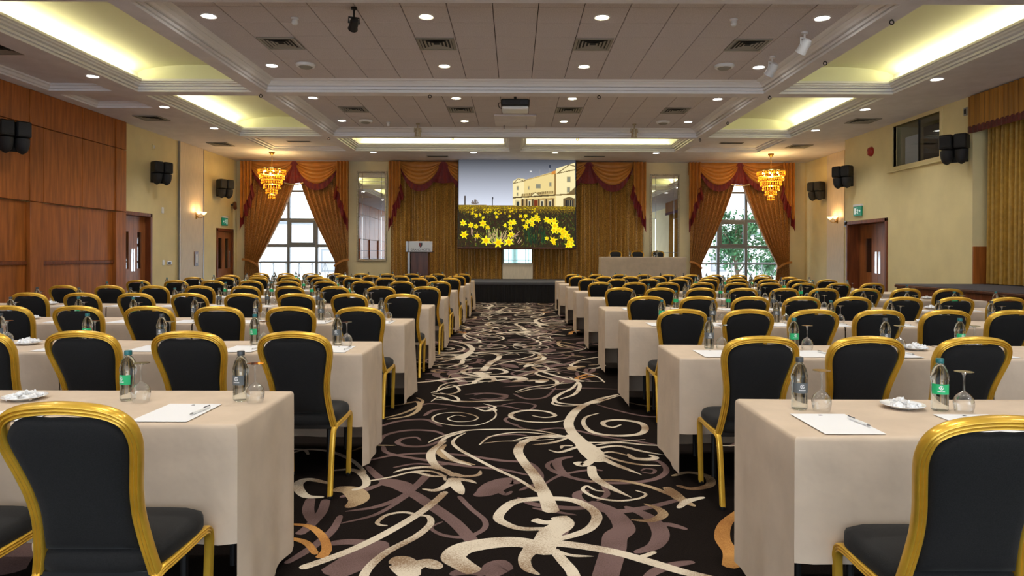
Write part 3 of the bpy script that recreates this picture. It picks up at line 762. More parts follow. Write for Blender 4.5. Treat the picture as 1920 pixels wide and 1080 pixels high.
# ================================================================== TABLES AND CLOTHS
TOPZ, DEP = .742, .60
def make_table(L):
    t = thing('folding_table', 'folding table', 'table')
    b = MB(); b.bbox(-L/2+.01, L/2-.01, -DEP/2+.012, DEP/2-.012, .705, .735, .006); b.build('table_top', M['board'], t)
    for sx in (-1, 1):
        for sy in (-1, 1):
            b = MB(); b.tube([(sx*(L/2-.22), sy*.22, 0), (sx*(L/2-.22), sy*.22, .705)], circ(.014), (1,0,0)); b.build('leg', M['black'], t)
    return t
def cloth_mesh(L, d_front, d_back, d_l, d_r, seed):
    """cloth over a table: top sheet and hanging flaps sharing its border"""
    rnd = random.Random(seed); nx, ny = 40, 12
    ph = [rnd.uniform(0, 6.28) for _ in range(6)]
    X = [-L/2+L*i/nx for i in range(nx+1)]; Y = [-DEP/2+DEP*j/ny for j in range(ny+1)]
    m = MB(); vs = [(x, y, TOPZ+.0015*math.sin(5*x+ph[0])*math.sin(7*y+ph[1])) for y in Y for x in X]
    fs = [(j*(nx+1)+i, j*(nx+1)+i+1, (j+1)*(nx+1)+i+1, (j+1)*(nx+1)+i) for j in range(ny) for i in range(nx)]
    def flap(border, outv, drop, along, k, c0, c1):
        if drop <= 0: return
        prev = border; n = len(border)
        rows = [(.004,.001),(.010,.006),(.013,.016)]+[(.014, .03+(drop-.03)*q/7) for q in range(1, 8)]
        for (o, dz) in rows:
            cur = []
            for idx, vi in enumerate(border):
                x, y, z = vs[vi]; s = along(x, y); g = dz/.7
                edge = max(0, 1-min(idx, n-1-idx)/3.0)
                wob = g*(.016*math.sin(4.1*s+ph[k])+.013*math.sin(9.7*s+ph[k+1])+.006*math.sin(23*s+ph[k])) + edge*g*.012
                o2 = o+max(-.008, wob)
                e2 = -o if (idx == 0 and c0) else (o if (idx == n-1 and c1) else 0)      # meet the neighbouring flap at the corner
                if e2: o2 = o
                vs.append((x+outv[0]*o2+abs(outv[1])*e2, y+outv[1]*o2+abs(outv[0])*e2, TOPZ-dz)); cur.append(len(vs)-1)
            for i in range(n-1): fs.append((prev[i], prev[i+1], cur[i+1], cur[i]))
            prev = cur
    flap([i for i in range(nx+1)], (0,-1), d_front, lambda x,y: x, 0, d_l > 0, d_r > 0)
    flap([ny*(nx+1)+i for i in range(nx+1)], (0,1), d_back, lambda x,y: x, 1, d_l > 0, d_r > 0)
    flap([j*(nx+1) for j in range(ny+1)], (-1,0), d_l, lambda x,y: y, 2, True, True)
    flap([j*(nx+1)+nx for j in range(ny+1)], (1,0), d_r, lambda x,y: y, 3, True, True)
    m.add(vs, fs); return m.mesh('tablecloth', M['linen'], angle=50)
ZL = [3.06,4.85,6.65,8.55,10.35,12.3,13.95,15.4,17.1]      # far edge of each table row, left block
ZR = [2.92,4.71,6.55,8.3,10.25,12.15,13.85,15.4,17.0]      # right block
XE = [[-1.005,-.955,-.985,-1.01,-1.015,-1.035,-1.02,-1.0,-1.015], [.962,1.005,1.012,1.035,1.062,1.06,1.047,1.0,1.025]]
TL = 1.86
tables = Kind(make_table(TL))
POS = ['nearest the aisle','in the middle of the row','nearest the side wall']
cl_meshes = {}
for side in (0, 1):
    sg = -1 if side == 0 else 1; nm = 'left' if side == 0 else 'right'
    for r in range(9):
        yc = (ZL, ZR)[side][r]-DEP/2
        for k in range(3):
            x0 = XE[side][r]+sg*(TL+.012)*k; xc = x0+sg*TL/2
            if abs(px(x0, yc+.3, .7)[0]-960) > 1010: continue
            tables.put((xc, yc, 0), 0, 'folding table under beige cloth, %s %s row, %s' % (ORD[r], nm, POS[k]), 'folding tables under the cloths')
            end = .70 if k == 0 else (.66 if k == 2 else 0)
            key = (side, k, r % 3)
            if key not in cl_meshes:
                dl, dr = (end, 0) if (side == 1) == (k == 0) else (0, end)
                if k == 1: dl = dr = 0
                cl_meshes[key] = cloth_mesh(TL, .425+.03*(r % 2), .685, dl, dr, side*10+k*3+r)
            ob('tablecloth', cl_meshes[key], None, (xc, yc, 0), (0,0,0), 'beige linen tablecloth on the %s %s table row, %s' % (ORD[r], nm, POS[k]), 'tablecloth', 'beige tablecloths')

# ================================================================== TABLEWARE
def make_bottle(green, detail):
    t = thing('water_bottle', 'bottle', 'bottle'); n = 20 if detail else 12
    prof = [(.004,.002),(.024,0),(.030,.004),(.0315,.012),(.0305,.03),(.0315,.035),(.0305,.042),(.0315,.048),(.0305,.055),(.031,.06),(.031,.115),(.033,.122),(.033,.135),(.031,.142),(.026,.162),(.018,.178),(.0125,.184),(.0125,.192)]
    b = MB(); b.lathe(prof, n); b.build('bottle_body', M['bottle'], t)
    c = MB(); c.lathe([(.0145,.188),(.015,.19),(.015,.205),(.0135,.207)], 14); c.build('cap', M['cap_teal' if green else 'cap_grey'], t)
    l = MB(); k = 14; a0, a1 = (math.radians(195), math.radians(330)) if green else (math.radians(190), math.radians(320))
    l.add([((.0317)*math.cos(a0+(a1-a0)*i/k), .0317*math.sin(a0+(a1-a0)*i/k), z) for z in (.068,.108) for i in range(k+1)], [(i, i+1, k+2+i, k+1+i) for i in range(k)])
    lb = l.build('label_band', M['label_green' if green else 'label_grey'], t)
    if detail:
        R = .0321
        def on(u, z): a = math.radians(262)+u/R; return (R*math.cos(a), R*math.sin(a), z)
        g = MB(); vs = []; fs = []; q = 22
        for i in range(q+1):
            a = 2*PI*i/q*.92+.6
            for rr in (.0058,.0085): vs.append(on(rr*math.cos(a), .094+rr*math.sin(a)))
        fs = [(2*i, 2*i+1, 2*i+3, 2*i+2) for i in range(q)]
        g.add(vs, fs); n0 = 12; vs = [on(0,.094)]+[on(.0032*math.cos(2*PI*i/n0), .094+.0032*math.sin(2*PI*i/n0)) for i in range(n0)]
        g.add(vs, [(0, i+1, (i+1) % n0+1) for i in range(n0)]); g.build('logo', M['white'], lb, smooth=False)
        w = MB()
        for i in range(6):
            u = -.013+i*.0045; w.add([on(u,.0775), on(u+.0033,.0775), on(u+.0033,.0815), on(u,.0815)], [(0,1,2,3)])
        o = w.build('wordmark', M['white'], lb, smooth=False); o['kind'] = 'stuff'
    return t
def make_glass(detail):
    t = thing('wine_glass', 'glass', 'wine glass'); n = 20 if detail else 12
    bowl = [(.031,.0),(.0345,.012),(.037,.026),(.0375,.036),(.036,.048),(.031,.060),(.022,.071),(.011,.079),(.005,.084)]
    b = MB(); b.lathe(bowl, n, caps=False); b.build('bowl', M['wine'], t)
    b = MB(); b.lathe([(.005,.084),(.0036,.092),(.0034,.125),(.0045,.146),(.009,.153)], 10, caps=False); b.build('stem', M['wine'], t)
    b = MB(); b.lathe([(.009,.153),(.024,.157),(.034,.159),(.034,.1605),(.0,.1605)], n, caps=False); b.build('foot', M['wine'], t)
    return t
bottle_g1, bottle_k1 = Kind(make_bottle(True, True)), Kind(make_bottle(False, True))
bottle_g2, bottle_k2 = Kind(make_bottle(True, False)), Kind(make_bottle(False, False))
glass1, glass2 = Kind(make_glass(True)), Kind(make_glass(False))
def make_paper():
    t = thing('notepaper', 'paper', 'paper')
    b = MB(); b.bbox(-.105,.105,-.1485,.1485,0,.0016,.0003); b.build('sheet', M['paper'], t, smooth=False)
    b = MB(); b.add([(-.008,.118,.0019),(.008,.118,.0019),(.005,.13,.0019),(-.005,.13,.0019)], [(0,1,2,3)]); b.build('printed_crest', M['ink'], t, smooth=False)
    return t
papers = Kind(make_paper())
def make_pen():
    t = thing('pen', 'pen', 'pen')
    b = MB(); b.tube([(0,-.055,.006),(0,.06,.006)], circ(.0048), (0,0,1)); b.build('barrel', M['white'], t)
    b = MB(); b.tube([(0,-.055,.006),(0,-.066,.006),(0,-.072,.006)], circ(.0045), (0,0,1), scale=[1,.7,.2]); b.build('tip', M['steel'], t)
    b = MB(); b.bbox(-.002,.002,.02,.062,.0105,.013,.0008); b.build('clip', M['ink'], t)
    return t
pens = Kind(make_pen())

GL = [.577,.577,.572,.578,.61,.613,.60,.59,.59]; GR = [.55,.555,.52,.54,.545,.548,.555,.55,.55]
XL0 = [-1.262,-1.194,-1.245,-1.22,-1.20,-1.24,-1.22,-1.22,-1.22]; XR0 = [1.27,1.29,1.335,1.386,1.41,1.38,1.38,1.33,1.36]
rnd = random.Random(3)
for side in (0, 1):
    sg = -1 if side == 0 else 1; nm = 'left' if side == 0 else 'right'
    for r in range(9):
        far = (ZL, ZR)[side][r]; yc = far-.838; row = '%s %s table row' % (ORD[r], nm)
        for k in range(9):
            X = (XL0[r]-GL[r]*k) if side == 0 else (XR0[r]+GR[r]*k)
            xp = px(X, far-1.1, .9)[0]; w = 1280/(far-1.1)*(.26 if r else .42)
            if xp+w > 0 and xp-w < 1920:
                kd = near_chair if r < 3 else far_chair
                jit = 0 if r < 2 else rnd.uniform(-.03,.03)
                kd.put((X, yc+rnd.uniform(-.02,.005)+(.0 if r else .012), 0), jit, 'black and gold banquet chair, %s %s row from camera, %s from the aisle' % (ORD[r], nm, ORD[k]), 'banquet chairs in the %s block' % nm)
            # place setting of this seat
            bx = X+(.12 if side == 0 else -.13) if r == 0 else X+(-.02 if side == 0 else .03)+rnd.uniform(-.05,.05)
            if side == 0 and r == 0 and k == 1: bx = -1.615
            by = far-.21+rnd.uniform(-.02,.02); xb = px(bx, by, .8)[0]
            if -15 < xb < 1935:
                green = (k % 2 == 1) if r < 2 else rnd.random() < .4
                place = '%s, %s place from the aisle' % (row, ORD[k])
                kd = (bottle_g1 if green else bottle_k1) if r < 3 else (bottle_g2 if green else bottle_k2)
                kd.put((bx, by, TOPZ+.002), rnd.uniform(-.3,.3), 'water bottle with %s label, %s' % ('green' if green else 'dark', place), 'water bottles on the tables')
                (glass1 if r < 3 else glass2).put((bx+.073, by-.035, TOPZ+.002), 0, 'upturned wine glass, %s' % place, 'upturned wine glasses')
                if r < 6:
                    ppx = X-.03 if side == 0 else X-.10
                    if r: ppx = X+rnd.uniform(-.04,.04)
                    papers.put((ppx, far-.435, TOPZ+.003), 0, 'white notepaper sheet, %s' % place, 'notepaper sheets')
                    if r < 3: pens.put((ppx+.085, far-.43, TOPZ+.0055), -.12 if side == 0 else .12, 'white pen on the notepaper, %s' % place, 'pens on the notepaper')

# plates of wrapped sweets
def make_plate():
    b = MB(); b.lathe([(.03,0),(.045,.0),(.05,.004),(.075,.011),(.083,.015),(.082,.017),(.072,.014),(.048,.007),(.001,.006)], 28, caps=False)
    return b.mesh('sweet_plate', M['china'])
plate_me = make_plate()
sm = MB()
sm.rings([[(x, rr*math.cos(2*PI*i/7), .008+rr*math.sin(2*PI*i/7)) for i in range(7)] for x, rr in ((-.019,.008),(-.013,.003),(-.009,.0075),(0,.009),(.009,.0075),(.013,.003),(.02,.008))])
sweet_me = sm.mesh('wrapped_sweet', M['foil'], smooth=False)
heap = MB(); hr = random.Random(5)
for i in range(34):
    a, d = hr.uniform(0,6.28), .058*math.sqrt(hr.random()); R = Matrix.Rotation(hr.uniform(0,6.28),3,'Z') @ Matrix.Rotation(hr.uniform(-.5,.5),3,'Y')
    h = .012+.02*(1-d/.06)*hr.random()
    heap.add([R @ Vector(v)+Vector((d*math.cos(a), d*math.sin(a), h)) for v in sm.v], sm.f)
heap_me = heap.mesh('sweet_heap', M['foil'], smooth=False)
PL = [(-2.05,2.86,0,'left'),(-3.29,4.62,1,'left'),(-4.55,6.42,2,'left'),(-5.65,8.32,3,'left'),(1.57,2.76,0,'right'),(2.64,4.5,1,'right'),(3.8,6.33,2,'right'),(4.94,8.1,3,'right'),(6.05,10.02,4,'right')]
for (x, y, r, nm) in PL:
    where_ = 'on the %s %s table row' % (ORD[r], nm)
    ob('sweet_plate', plate_me, None, (x, y, TOPZ+.002), label='small white china plate of sweets %s' % where_, cat='plate', group='sweet plates')
    if r == 0:
        for i in range(16):
            a = hr.uniform(0,6.28); d = .055*math.sqrt(hr.random())
            ob('wrapped_sweet', sweet_me, None, (x+d*math.cos(a), y+d*math.sin(a), TOPZ+.009+(.013 if d < .03 else 0)), (0, hr.uniform(-.3,.3), hr.uniform(0,6.28)), 'white wrapped sweet on the plate %s' % where_, 'sweet', 'wrapped sweets %s' % where_)
    else:
        ob('sweet_heap', heap_me, None, (x, y, TOPZ+.002), label='heap of white wrapped sweets %s' % where_, cat='sweets', group='heaps of sweets', kind='stuff')

# ================================================================== CURTAINS
def pleated(name, mt, x0, x1, z0, z1, y, folds, amp=.05, label=None, cat='curtain', parent=None, axis='x', group=None, seed=1):
    r = random.Random(seed); ph = [r.uniform(.7,1.3) for _ in range(folds+1)]
    cum = np.cumsum([0]+ph); cum = cum/cum[-1]
    def fn(u, v):
        k = np.interp(u, cum, np.arange(len(cum)))
        d = amp*(.75+.25*v)*math.sin(2*PI*k)+.2*amp*math.sin(4*PI*k+2*v)
        a = x0+(x1-x0)*u; z = z1+(z0-z1)*v
        return (a, y+d, z) if axis == 'x' else (y+d, a, z)
    b = MB(); b.grid(fn, folds*10, 6)
    return b.build(name, mt, parent, label=label, cat=cat, group=group)

pleated('stage_curtain', M['curtain'], -4.10, -.42, .60, 4.42, FAR-.14, 16, .085, 'gold damask curtain behind the lectern and screen', group='stage curtains', seed=2)
pleated('stage_curtain', M['curtain'], .58, 4.25, .60, 4.42, FAR-.14, 16, .085, 'gold damask curtain behind the draped head table', group='stage curtains', seed=4)

def drape(xo, xi, tie_in, ztop, ztie, zbot, y, folds, label):
    """window drape: full width at the top, swept back to the tie at its outer side"""
    t = thing('window_drape', label, 'curtain', (xo, y, zbot), 0, 'tied back window drapes')
    def fn(u, v):
        z = ztop+(zbot-ztop)*v
        if z > ztie:
            s = (ztop-z)/(ztop-ztie); inner = xi+(tie_in-xi)*s**1.35; amp = .075*(1-.4*s)
        else:
            s = (ztie-z)/(ztie-zbot); inner = tie_in+(xi-tie_in)*.07*math.sin(PI*s*.5); amp = .033+.02*s
        pinch = math.exp(-((z-ztie)/.12)**2)
        out = xo+(tie_in-xo)*.06*pinch
        k = folds*u
        d = amp*math.sin(2*PI*k)+.25*amp*math.sin(4*PI*k+3*v)
        return (out+(inner-out)*u-xo, d-.02*pinch, z-zbot)
    b = MB(); b.grid(fn, folds*9, 34); b.build('drape_cloth', M['drape'], t, angle=80)
    w = abs(tie_in-xo)
    pts = []
    for i in range(13):
        u = i/12; pts.append(((-.1+1.16*u)*(tie_in-xo), -.085-.02*math.sin(PI*u), ztie-zbot+.10-.22*u+.06*math.sin(PI*u)))
    b = MB(); b.tube(pts, [(-.035,0),(0,.012),(.035,0),(0,-.012)], (0,1,0)); b.build('tie_back', M['swag'], t)
    return t
YD = FAR-.16
drape(-8.95,-7.12,-8.48,4.42,1.12,.02,YD,9,'amber damask drape on the left side of the left window')
drape(-5.50,-7.25,-5.92,4.42,1.12,.02,YD-.01,9,'amber damask drape on the right side of the left window')
drape(5.80,7.42,6.16,4.42,1.08,.02,YD,9,'amber damask drape on the left side of the right window')
drape(9.10,7.36,8.68,4.42,1.08,.02,YD-.01,9,'amber damask drape on the right side of the right window')

def swag(b, xl, xr, drop, y, z0=4.45, skew=0):
    def fn(u, v):
        uu = u+skew*.12*math.sin(PI*u); sh = math.sin(PI*uu)**.62 if 0 < uu < 1 else 0
        z = z0-drop*(v**.9)*sh-.02*v
        d = .05+.14*math.sin(PI*v*.5)*math.sin(PI*u)**.5 if 0 < u < 1 else .05
        fold = .05*abs(math.sin(PI*5*v))**.7*min(1, 8*u*(1-u))
        return (xl+(xr-xl)*u, y-d-fold, z)
    b.grid(fn, 28, 48)
def swag_fringe(b, xl, xr, drop, y, h, z0=4.45):
    def fn(u, v):
        sh = math.sin(PI*u)**.62 if 0 < u < 1 else 0
        d = .05+.14*math.sin(PI*u)**.5 if 0 < u < 1 else .05
        return (xl+(xr-xl)*u, y-d+.012-.012*math.sin(u*60), z0-drop*sh-.02-h*v*(.25+.75*min(1, 5*u*(1-u))))
    b.grid(fn, 60, 2)
def jabot(b, xc, wt, wb, zt, zb, y):
    def fn(u, v):
        w = wt+(wb-wt)*v; return (xc+w*(u-.5), y-.10-.025*math.sin(u*PI*7)*v, zt+(zb-zt)*(v-(.18*v*(1-(2*u-1)**2)*-1)))
    b.grid(fn, 30, 8)
def valance(name, label, x0, x1, segs, jabots, tails):
    t = thing(name, label, 'valance', ((x0+x1)/2, YD, 4.45), 0, 'swagged valances'); ox = (x0+x1)/2
    def part(nm, mt, f):
        b = MB(); f(b); b.v = [(p[0]-ox, p[1]-YD, p[2]-4.45) for p in b.v]; return b.build(nm, mt, t)
    yv = YD-.06
    part('pelmet_board', M['swag'], lambda b: b.box(x0, x1, yv-.05, yv, 4.05, 4.46))
    for (a, c, d) in segs:
        part('swag', M['swag'], lambda b: swag(b, a, c, d, yv)); part('fringe', M['red'], lambda b: swag_fringe(b, a, c, d, yv, .22))
    for (xc, wt, wb, zb) in jabots:
        part('jabot', M['red'], lambda b: jabot(b, xc, wt, wb, 4.45, zb, yv))
        if abs(xc) > 5: part('beaded_trim', M['champagne'], lambda b: b.tube([(xc+wb*(i/10-.5), yv-.11, zb-.0-.145*(1-(i/5-1)**2)) for i in range(11)], circ(.022, 6), (0,1,0)))
    for (xo, xi, zi, zo) in tails: tail_rel(t, xo-ox, xi-ox, zi-4.45, zo-4.45)
    return t
def tail_rel(t, xo, xi, zi, zo):
    def hem(u): return zi+(zo-zi)*(u+.035*math.sin(2*PI*4*u))
    def fold(u): return .05*math.sin(2*PI*3.5*u)
    b = MB(); b.grid(lambda u, v: (xi+(xo-xi)*u, -.24-fold(u), hem(u)*v), 40, 6); b.build('tail', M['swag'], t)
    b = MB(); b.grid(lambda u, v: (xi+(xo-xi)*u+.10*v*(1 if xi > xo else -1)*(1-u), -.235-fold(u)-.02*math.sin(14*u), hem(u)+.14-.42*v-.06*v*math.sin(9*PI*u)), 40, 4)
    b.build('tail_lining', M['red'], t)
valance('swag_valance', 'amber and crimson swag valance over the left window', -9.0, -5.48, [(-8.72,-7.30,.72),(-7.22,-5.78,.72)], [(-7.26,.12,1.0,3.83)], [(-9.0,-8.62,3.6,2.42),(-5.46,-5.84,3.6,2.42)])
valance('swag_valance', 'amber and crimson swag valance over the right window', 5.72, 9.15, [(6.0,7.36,.72),(7.44,8.85,.72)], [(7.4,.12,1.0,3.83)], [(5.70,6.08,3.6,2.42),(9.17,8.79,3.6,2.42)])
valance('swag_valance', 'amber swag valance above the curtain behind the lectern', -4.12, -.9, [(-3.80,-2.45,.74),(-2.25,-.95,.74)], [(-2.35,.12,1.1,3.85)], [(-4.14,-3.74,3.6,2.42)])
valance('swag_valance', 'amber swag valance above the curtain behind the head table', 1.0, 4.28, [(1.05,2.35,.74),(2.5,3.9,.74)], [(2.43,.12,1.1,3.85)], [(4.30,3.88,3.6,2.42)])

# gold curtain and striped pelmet over the side platform
pleated('platform_curtain', M['side_curtain'], 13.12, 5.5, .86, 4.3, 9.08, 64, .065, 'long gold velvet curtain closing the side platform', axis='y', seed=9)
t = thing('platform_pelmet', 'straight striped gold pelmet with crimson fringe above the side curtain', 'valance', (8.83, 9.4, 3.75))
b = MB(); b.grid(lambda u, v: (-.04+.016*math.sin(u*2*PI*60), 3.84-7.6*u, .72-.60*v), 600, 1); b.build('pelmet_cloth', M['side_valance'], t)
b = MB(); b.grid(lambda u, v: (-.055+.012*math.sin(u*2*PI*60+1), 3.85-7.6*u, .14-.14*v), 600, 2); b.build('fringe', M['maroon'], t)
b = MB(); b.box(-.02, .04, -3.7, 3.83, .02, .72); b.build('pelmet_board', M['side_valance'], t, smooth=False)

# ================================================================== SCREEN PICTURE
W_, H_ = 270, 203
img = np.zeros((H_, W_, 3)); yy, xx = np.mgrid[0:H_, 0:W_]; U = (xx+.5)/W_; V = (yy+.5)/H_      # V runs downwards
def srgb(r, g, b): return np.array([((c/255+.055)/1.055)**2.4 if c > 10 else c/255/12.92 for c in (r, g, b)])
def lerp(a, b, t): return a*(1-t)+b*t
tt = np.clip(V/.52, 0, 1)[..., None]
img[:] = lerp(srgb(72,74,80), srgb(222,228,244), tt**1.1)
def poly(pts, col):
    m = np.zeros((H_, W_), bool); n = len(pts)
    for i in range(n):
        (x1, y1), (x2, y2) = pts[i], pts[(i+1) % n]
        if y1 == y2: continue
        c = ((y1 > V) != (y2 > V)) & (U < (x2-x1)*(V-y1)/(y2-y1)+x1); m ^= c
    img[m] = col
def rect(a, b, c, d, col): poly([(a,b),(c,b),(c,d),(a,d)], col)
def line(a, b, c, d, w, col):
    L = math.hypot(c-a, (d-b)*.75) or 1e-6; nx, ny = -(d-b)*.75/L*w, (c-a)/L*w/.75
    poly([(a+nx,b+ny),(c+nx,d+ny),(c-nx,d-ny),(a-nx,b-ny)], col)
ston, dark_s, lit = srgb(238,214,146), srgb(120,100,62), srgb(248,232,176)
def ip(x, y): return ((x-68)/(1390-68), (y-38)/(1035-38))     # picture fractions
def P(*a): return [ip(*p) for p in a]
poly(P((680,560),(680,285),(735,250),(800,255),(830,265),(1170,165),(1170,140),(1385,70),(1392,600),(680,590)), ston)
poly(P((1170,140),(1385,70),(1392,600),(1170,600)), lit)
poly(P((680,560),(680,285),(735,250),(805,265),(805,580)), lit)
line(*ip(690,305), *ip(740,255), .003, dark_s); line(*ip(740,255), *ip(805,285), .003, dark_s); line(*ip(685,310), *ip(830,275), .003, dark_s)
line(*ip(1190,190), *ip(1320,95), .004, dark_s); line(*ip(1320,95), *ip(1392,115), .004, dark_s); line(*ip(1180,195), *ip(1392,150), .004, dark_s)
line(*ip(830,270), *ip(1160,180), .004, srgb(190,160,100))
poly(P((1120,175),(1165,160),(1165,200),(1120,210)), srgb(214,140,60))
poly(P((1152,200),(1172,195),(1172,440),(1152,440)), srgb(150,120,70))
for (a,b_,c,d) in ((725,340,748,385),(850,340,872,382),(940,312,1000,365),(1090,292,1120,345),(1290,228,1335,295),(725,412,745,450),(1290,345,1332,410)):
    rect(*ip(a,b_), *ip(c,d), srgb(196,178,128)); rect(*ip(a+6,b_+5), *ip(c-6,d-5), srgb(140,140,120))
poly(P((780,430),(1145,390),(1145,428),(780,462)), srgb(205,178,116))
for k in range(18): rect(*ip(786+k*20,426-k*2.1), *ip(796+k*20,452-k*2.1), dark_s)
poly(P((885,450),(935,410),(985,445)), lit); line(*ip(885,450), *ip(935,408), .003, dark_s); line(*ip(935,408), *ip(985,446), .003, dark_s)
line(*ip(680,472), *ip(1160,440), .006, srgb(90,75,48)); line(*ip(1160,440), *ip(1392,425), .006, srgb(120,95,55))
poly(P((775,490),(1155,470),(1155,598),(775,585)), srgb(190,160,104))
for x in (785,830,900,970,1050,1130): rect(*ip(x,484), *ip(x+16,596), srgb(70,56,36))
for x in (852,995,1085): rect(*ip(x,500), *ip(x+38,590), srgb(228,214,170)); rect(*ip(x+8,508), *ip(x+30,566), srgb(60,62,60))
rect(*ip(922,498), *ip(962,592), srgb(120,52,26))
rect(*ip(706,495), *ip(760,575), srgb(214,200,150)); rect(*ip(722,515), *ip(752,565), srgb(50,56,56))
poly(P((1255,480),(1320,458),(1385,478),(1385,595),(1255,595)), srgb(108,88,56)); rect(*ip(1278,500), *ip(1365,580), srgb(42,40,40))
for x in (1300,1322,1344): rect(*ip(x,500), *ip(x+5,580), srgb(190,175,130))
poly(P((1310,420),(1392,345),(1392,425)), srgb(120,100,66))
for (x, y0, y1) in ((873,170,245),(985,150,230),(1100,95,190)): line(*ip(x,y0), *ip(x,y1), .0025, srgb(150,150,150))
rect(*ip(1092,95), *ip(1112,130), srgb(50,56,70)); rect(*ip(870,165), *ip(895,180), srgb(220,220,220))
line(*ip(140,450), *ip(138,560), .005, srgb(70,60,55)); line(*ip(450,470), *ip(450,570), .004, srgb(60,60,62)); rect(*ip(443,465), *ip(458,490), srgb(50,50,55))
pr = random.Random(11)
for k in range(26):
    a = pr.uniform(-2.9,-.25); line(*ip(252,550), *ip(252+44*math.cos(a), 550+58*math.sin(a)), .002, srgb(122,110,104))
# field and flower bed
g = np.random.default_rng(3)
fieldm = V > .515+.02*U
img[fieldm] = srgb(132,106,24)
nz = g.random((H_, W_))
t2 = np.clip((V-.525)/.10, 0, 1)
soil = np.array([srgb(40,20,20), srgb(58,30,24), srgb(30,38,16), srgb(70,56,20)])
pick = soil[g.integers(0, 4, (H_, W_))]; mk = fieldm & (g.random((H_, W_)) < t2*1.02); img[mk] = pick[mk]
mk = fieldm & (V < .57) & (g.random((H_, W_)) < .4); img[mk] = np.array([srgb(200,170,20), srgb(120,110,24), srgb(150,104,20)])[g.integers(0,3,(H_,W_))][mk]
for k in range(900):
    u, v = pr.random(), pr.uniform(.60,1.0); s = .012+.05*(v-.55); a = pr.uniform(-2.3,-.8)
    if (u > .82 and v < .85) or pr.random() < .55: line(u, v, u+s*math.cos(a), v+s*math.sin(a), .0016+.002*(v-.6), pr.choice([srgb(40,74,22), srgb(84,100,30), srgb(26,54,20), srgb(120,116,40)]))
for k in range(60):
    x = pr.uniform(820,1050); y = pr.uniform(850,1030); line(*ip(x,y), *ip(x+pr.uniform(-14,14), y-pr.uniform(40,110)), .003, pr.choice([srgb(20,50,28), srgb(30,70,34), srgb(14,30,22)]))
for k in range(26):
    x = pr.uniform(380,620); line(*ip(x,1000), *ip(x+pr.uniform(-90,90), pr.uniform(780,900)), .0025, pr.choice([srgb(170,180,90), srgb(130,150,60), srgb(200,170,120)]))
for k in range(16):
    x = pr.uniform(120,760); y = pr.uniform(880,1000); line(*ip(x,y), *ip(x+pr.uniform(-80,80), y-pr.uniform(20,120)), .003, srgb(186,150,120))
def flower(x, y, s, col=None):
    a0 = pr.uniform(0, 6.28); pts = []
    for i in range(12):
        r = s*(1 if i % 2 == 0 else .5)*pr.uniform(.8,1.1); a = a0+i*PI/6; pts.append(ip(x+r*math.cos(a), y+r*math.sin(a)))
    poly(pts, srgb(*(col or pr.choice([(255,236,20),(248,222,14),(255,246,40)]))))
    cx, cy = ip(x, y); poly([(cx+s*.0003*math.cos(k), cy+s*.0004*math.sin(k)) for k in (0,1,2,3,4,5)], srgb(244,196,8))
for k in range(70): flower(pr.uniform(80,1000), pr.uniform(590,660), pr.uniform(6,14), (216,190,20))
for (x,y,s) in ((225,650,24),(268,672,28),(315,672,20),(120,760,46),(205,785,40),(268,800,34),(345,765,52),(395,810,36),(345,700,22),(485,645,24),(500,690,24),(595,785,30),(660,760,46),(655,815,34),(690,740,34),(130,895,54),(280,905,40),(380,960,70),(520,985,70),(640,975,66),(665,890,46),(700,760,30),(645,680,22),(770,680,28),(825,680,30),(800,725,24),(850,745,44),(830,800,40),(905,720,48),(900,770,36),(950,690,44),(970,720,36),(1065,720,44),(1100,740,40),(1150,735,48),(1160,790,56),(1150,840,46),(1200,840,50),(1250,850,56),(1270,880,56),(1240,910,40),(1300,900,46),(1330,950,56),(1340,1000,56),(1310,1005,50),(1140,950,50),(1070,930,32),(1150,985,30)): flower(x, y, s)
scr = thing('projection_screen', 'wide screen showing a hotel above a bed of yellow daffodils', 'screen', (.07, FAR-.52, 1.64))
sw, shh = 3.80, 2.86
vs = [(-sw/2+sw*i/W_, 0, shh-shh*j/H_) for j in range(H_+1) for i in range(W_+1)]
fs = [(j*(W_+1)+i, (j+1)*(W_+1)+i, (j+1)*(W_+1)+i+1, j*(W_+1)+i+1) for j in range(H_) for i in range(W_)]
me = bpy.data.meshes.new('picture'); me.from_pydata(vs, [], fs); me.update()
at = me.color_attributes.new('picture_colour', 'FLOAT_COLOR', 'CORNER')
cols = np.ones((H_*W_, 4, 4), np.float32); cols[:, :, :3] = np.clip(img, 0, 1).reshape(-1, 1, 3); at.data.foreach_set('color', cols.ravel())
pm = bpy.data.materials.new('projected_picture'); pm.use_nodes = True; nt = pm.node_tree
an = nt.nodes.new('ShaderNodeVertexColor'); an.layer_name = 'picture_colour'; pb = nt.nodes['Principled BSDF']
pb.inputs['Base Color'].default_value = (.02,.02,.02,1); pb.inputs['Roughness'].default_value = .9; pb.inputs['Specular IOR Level'].default_value = .1
nt.links.new(an.outputs['Color'], pb.inputs['Emission Color']); pb.inputs['Emission Strength'].default_value = .58
me.materials.append(pm); ob('picture', me, scr)
b = MB(); b.bbox(-sw/2-.03, sw/2+.03, .01, .05, -.06, shh-.02, .008); b.build('screen_backing', M['black'], scr)
b = MB(); b.tube([(-sw/2-.04,.0,-.03),(sw/2+.04,.0,-.03)], circ(.03), (0,0,1)); b.build('bottom_bar', M['mahogany'], scr)

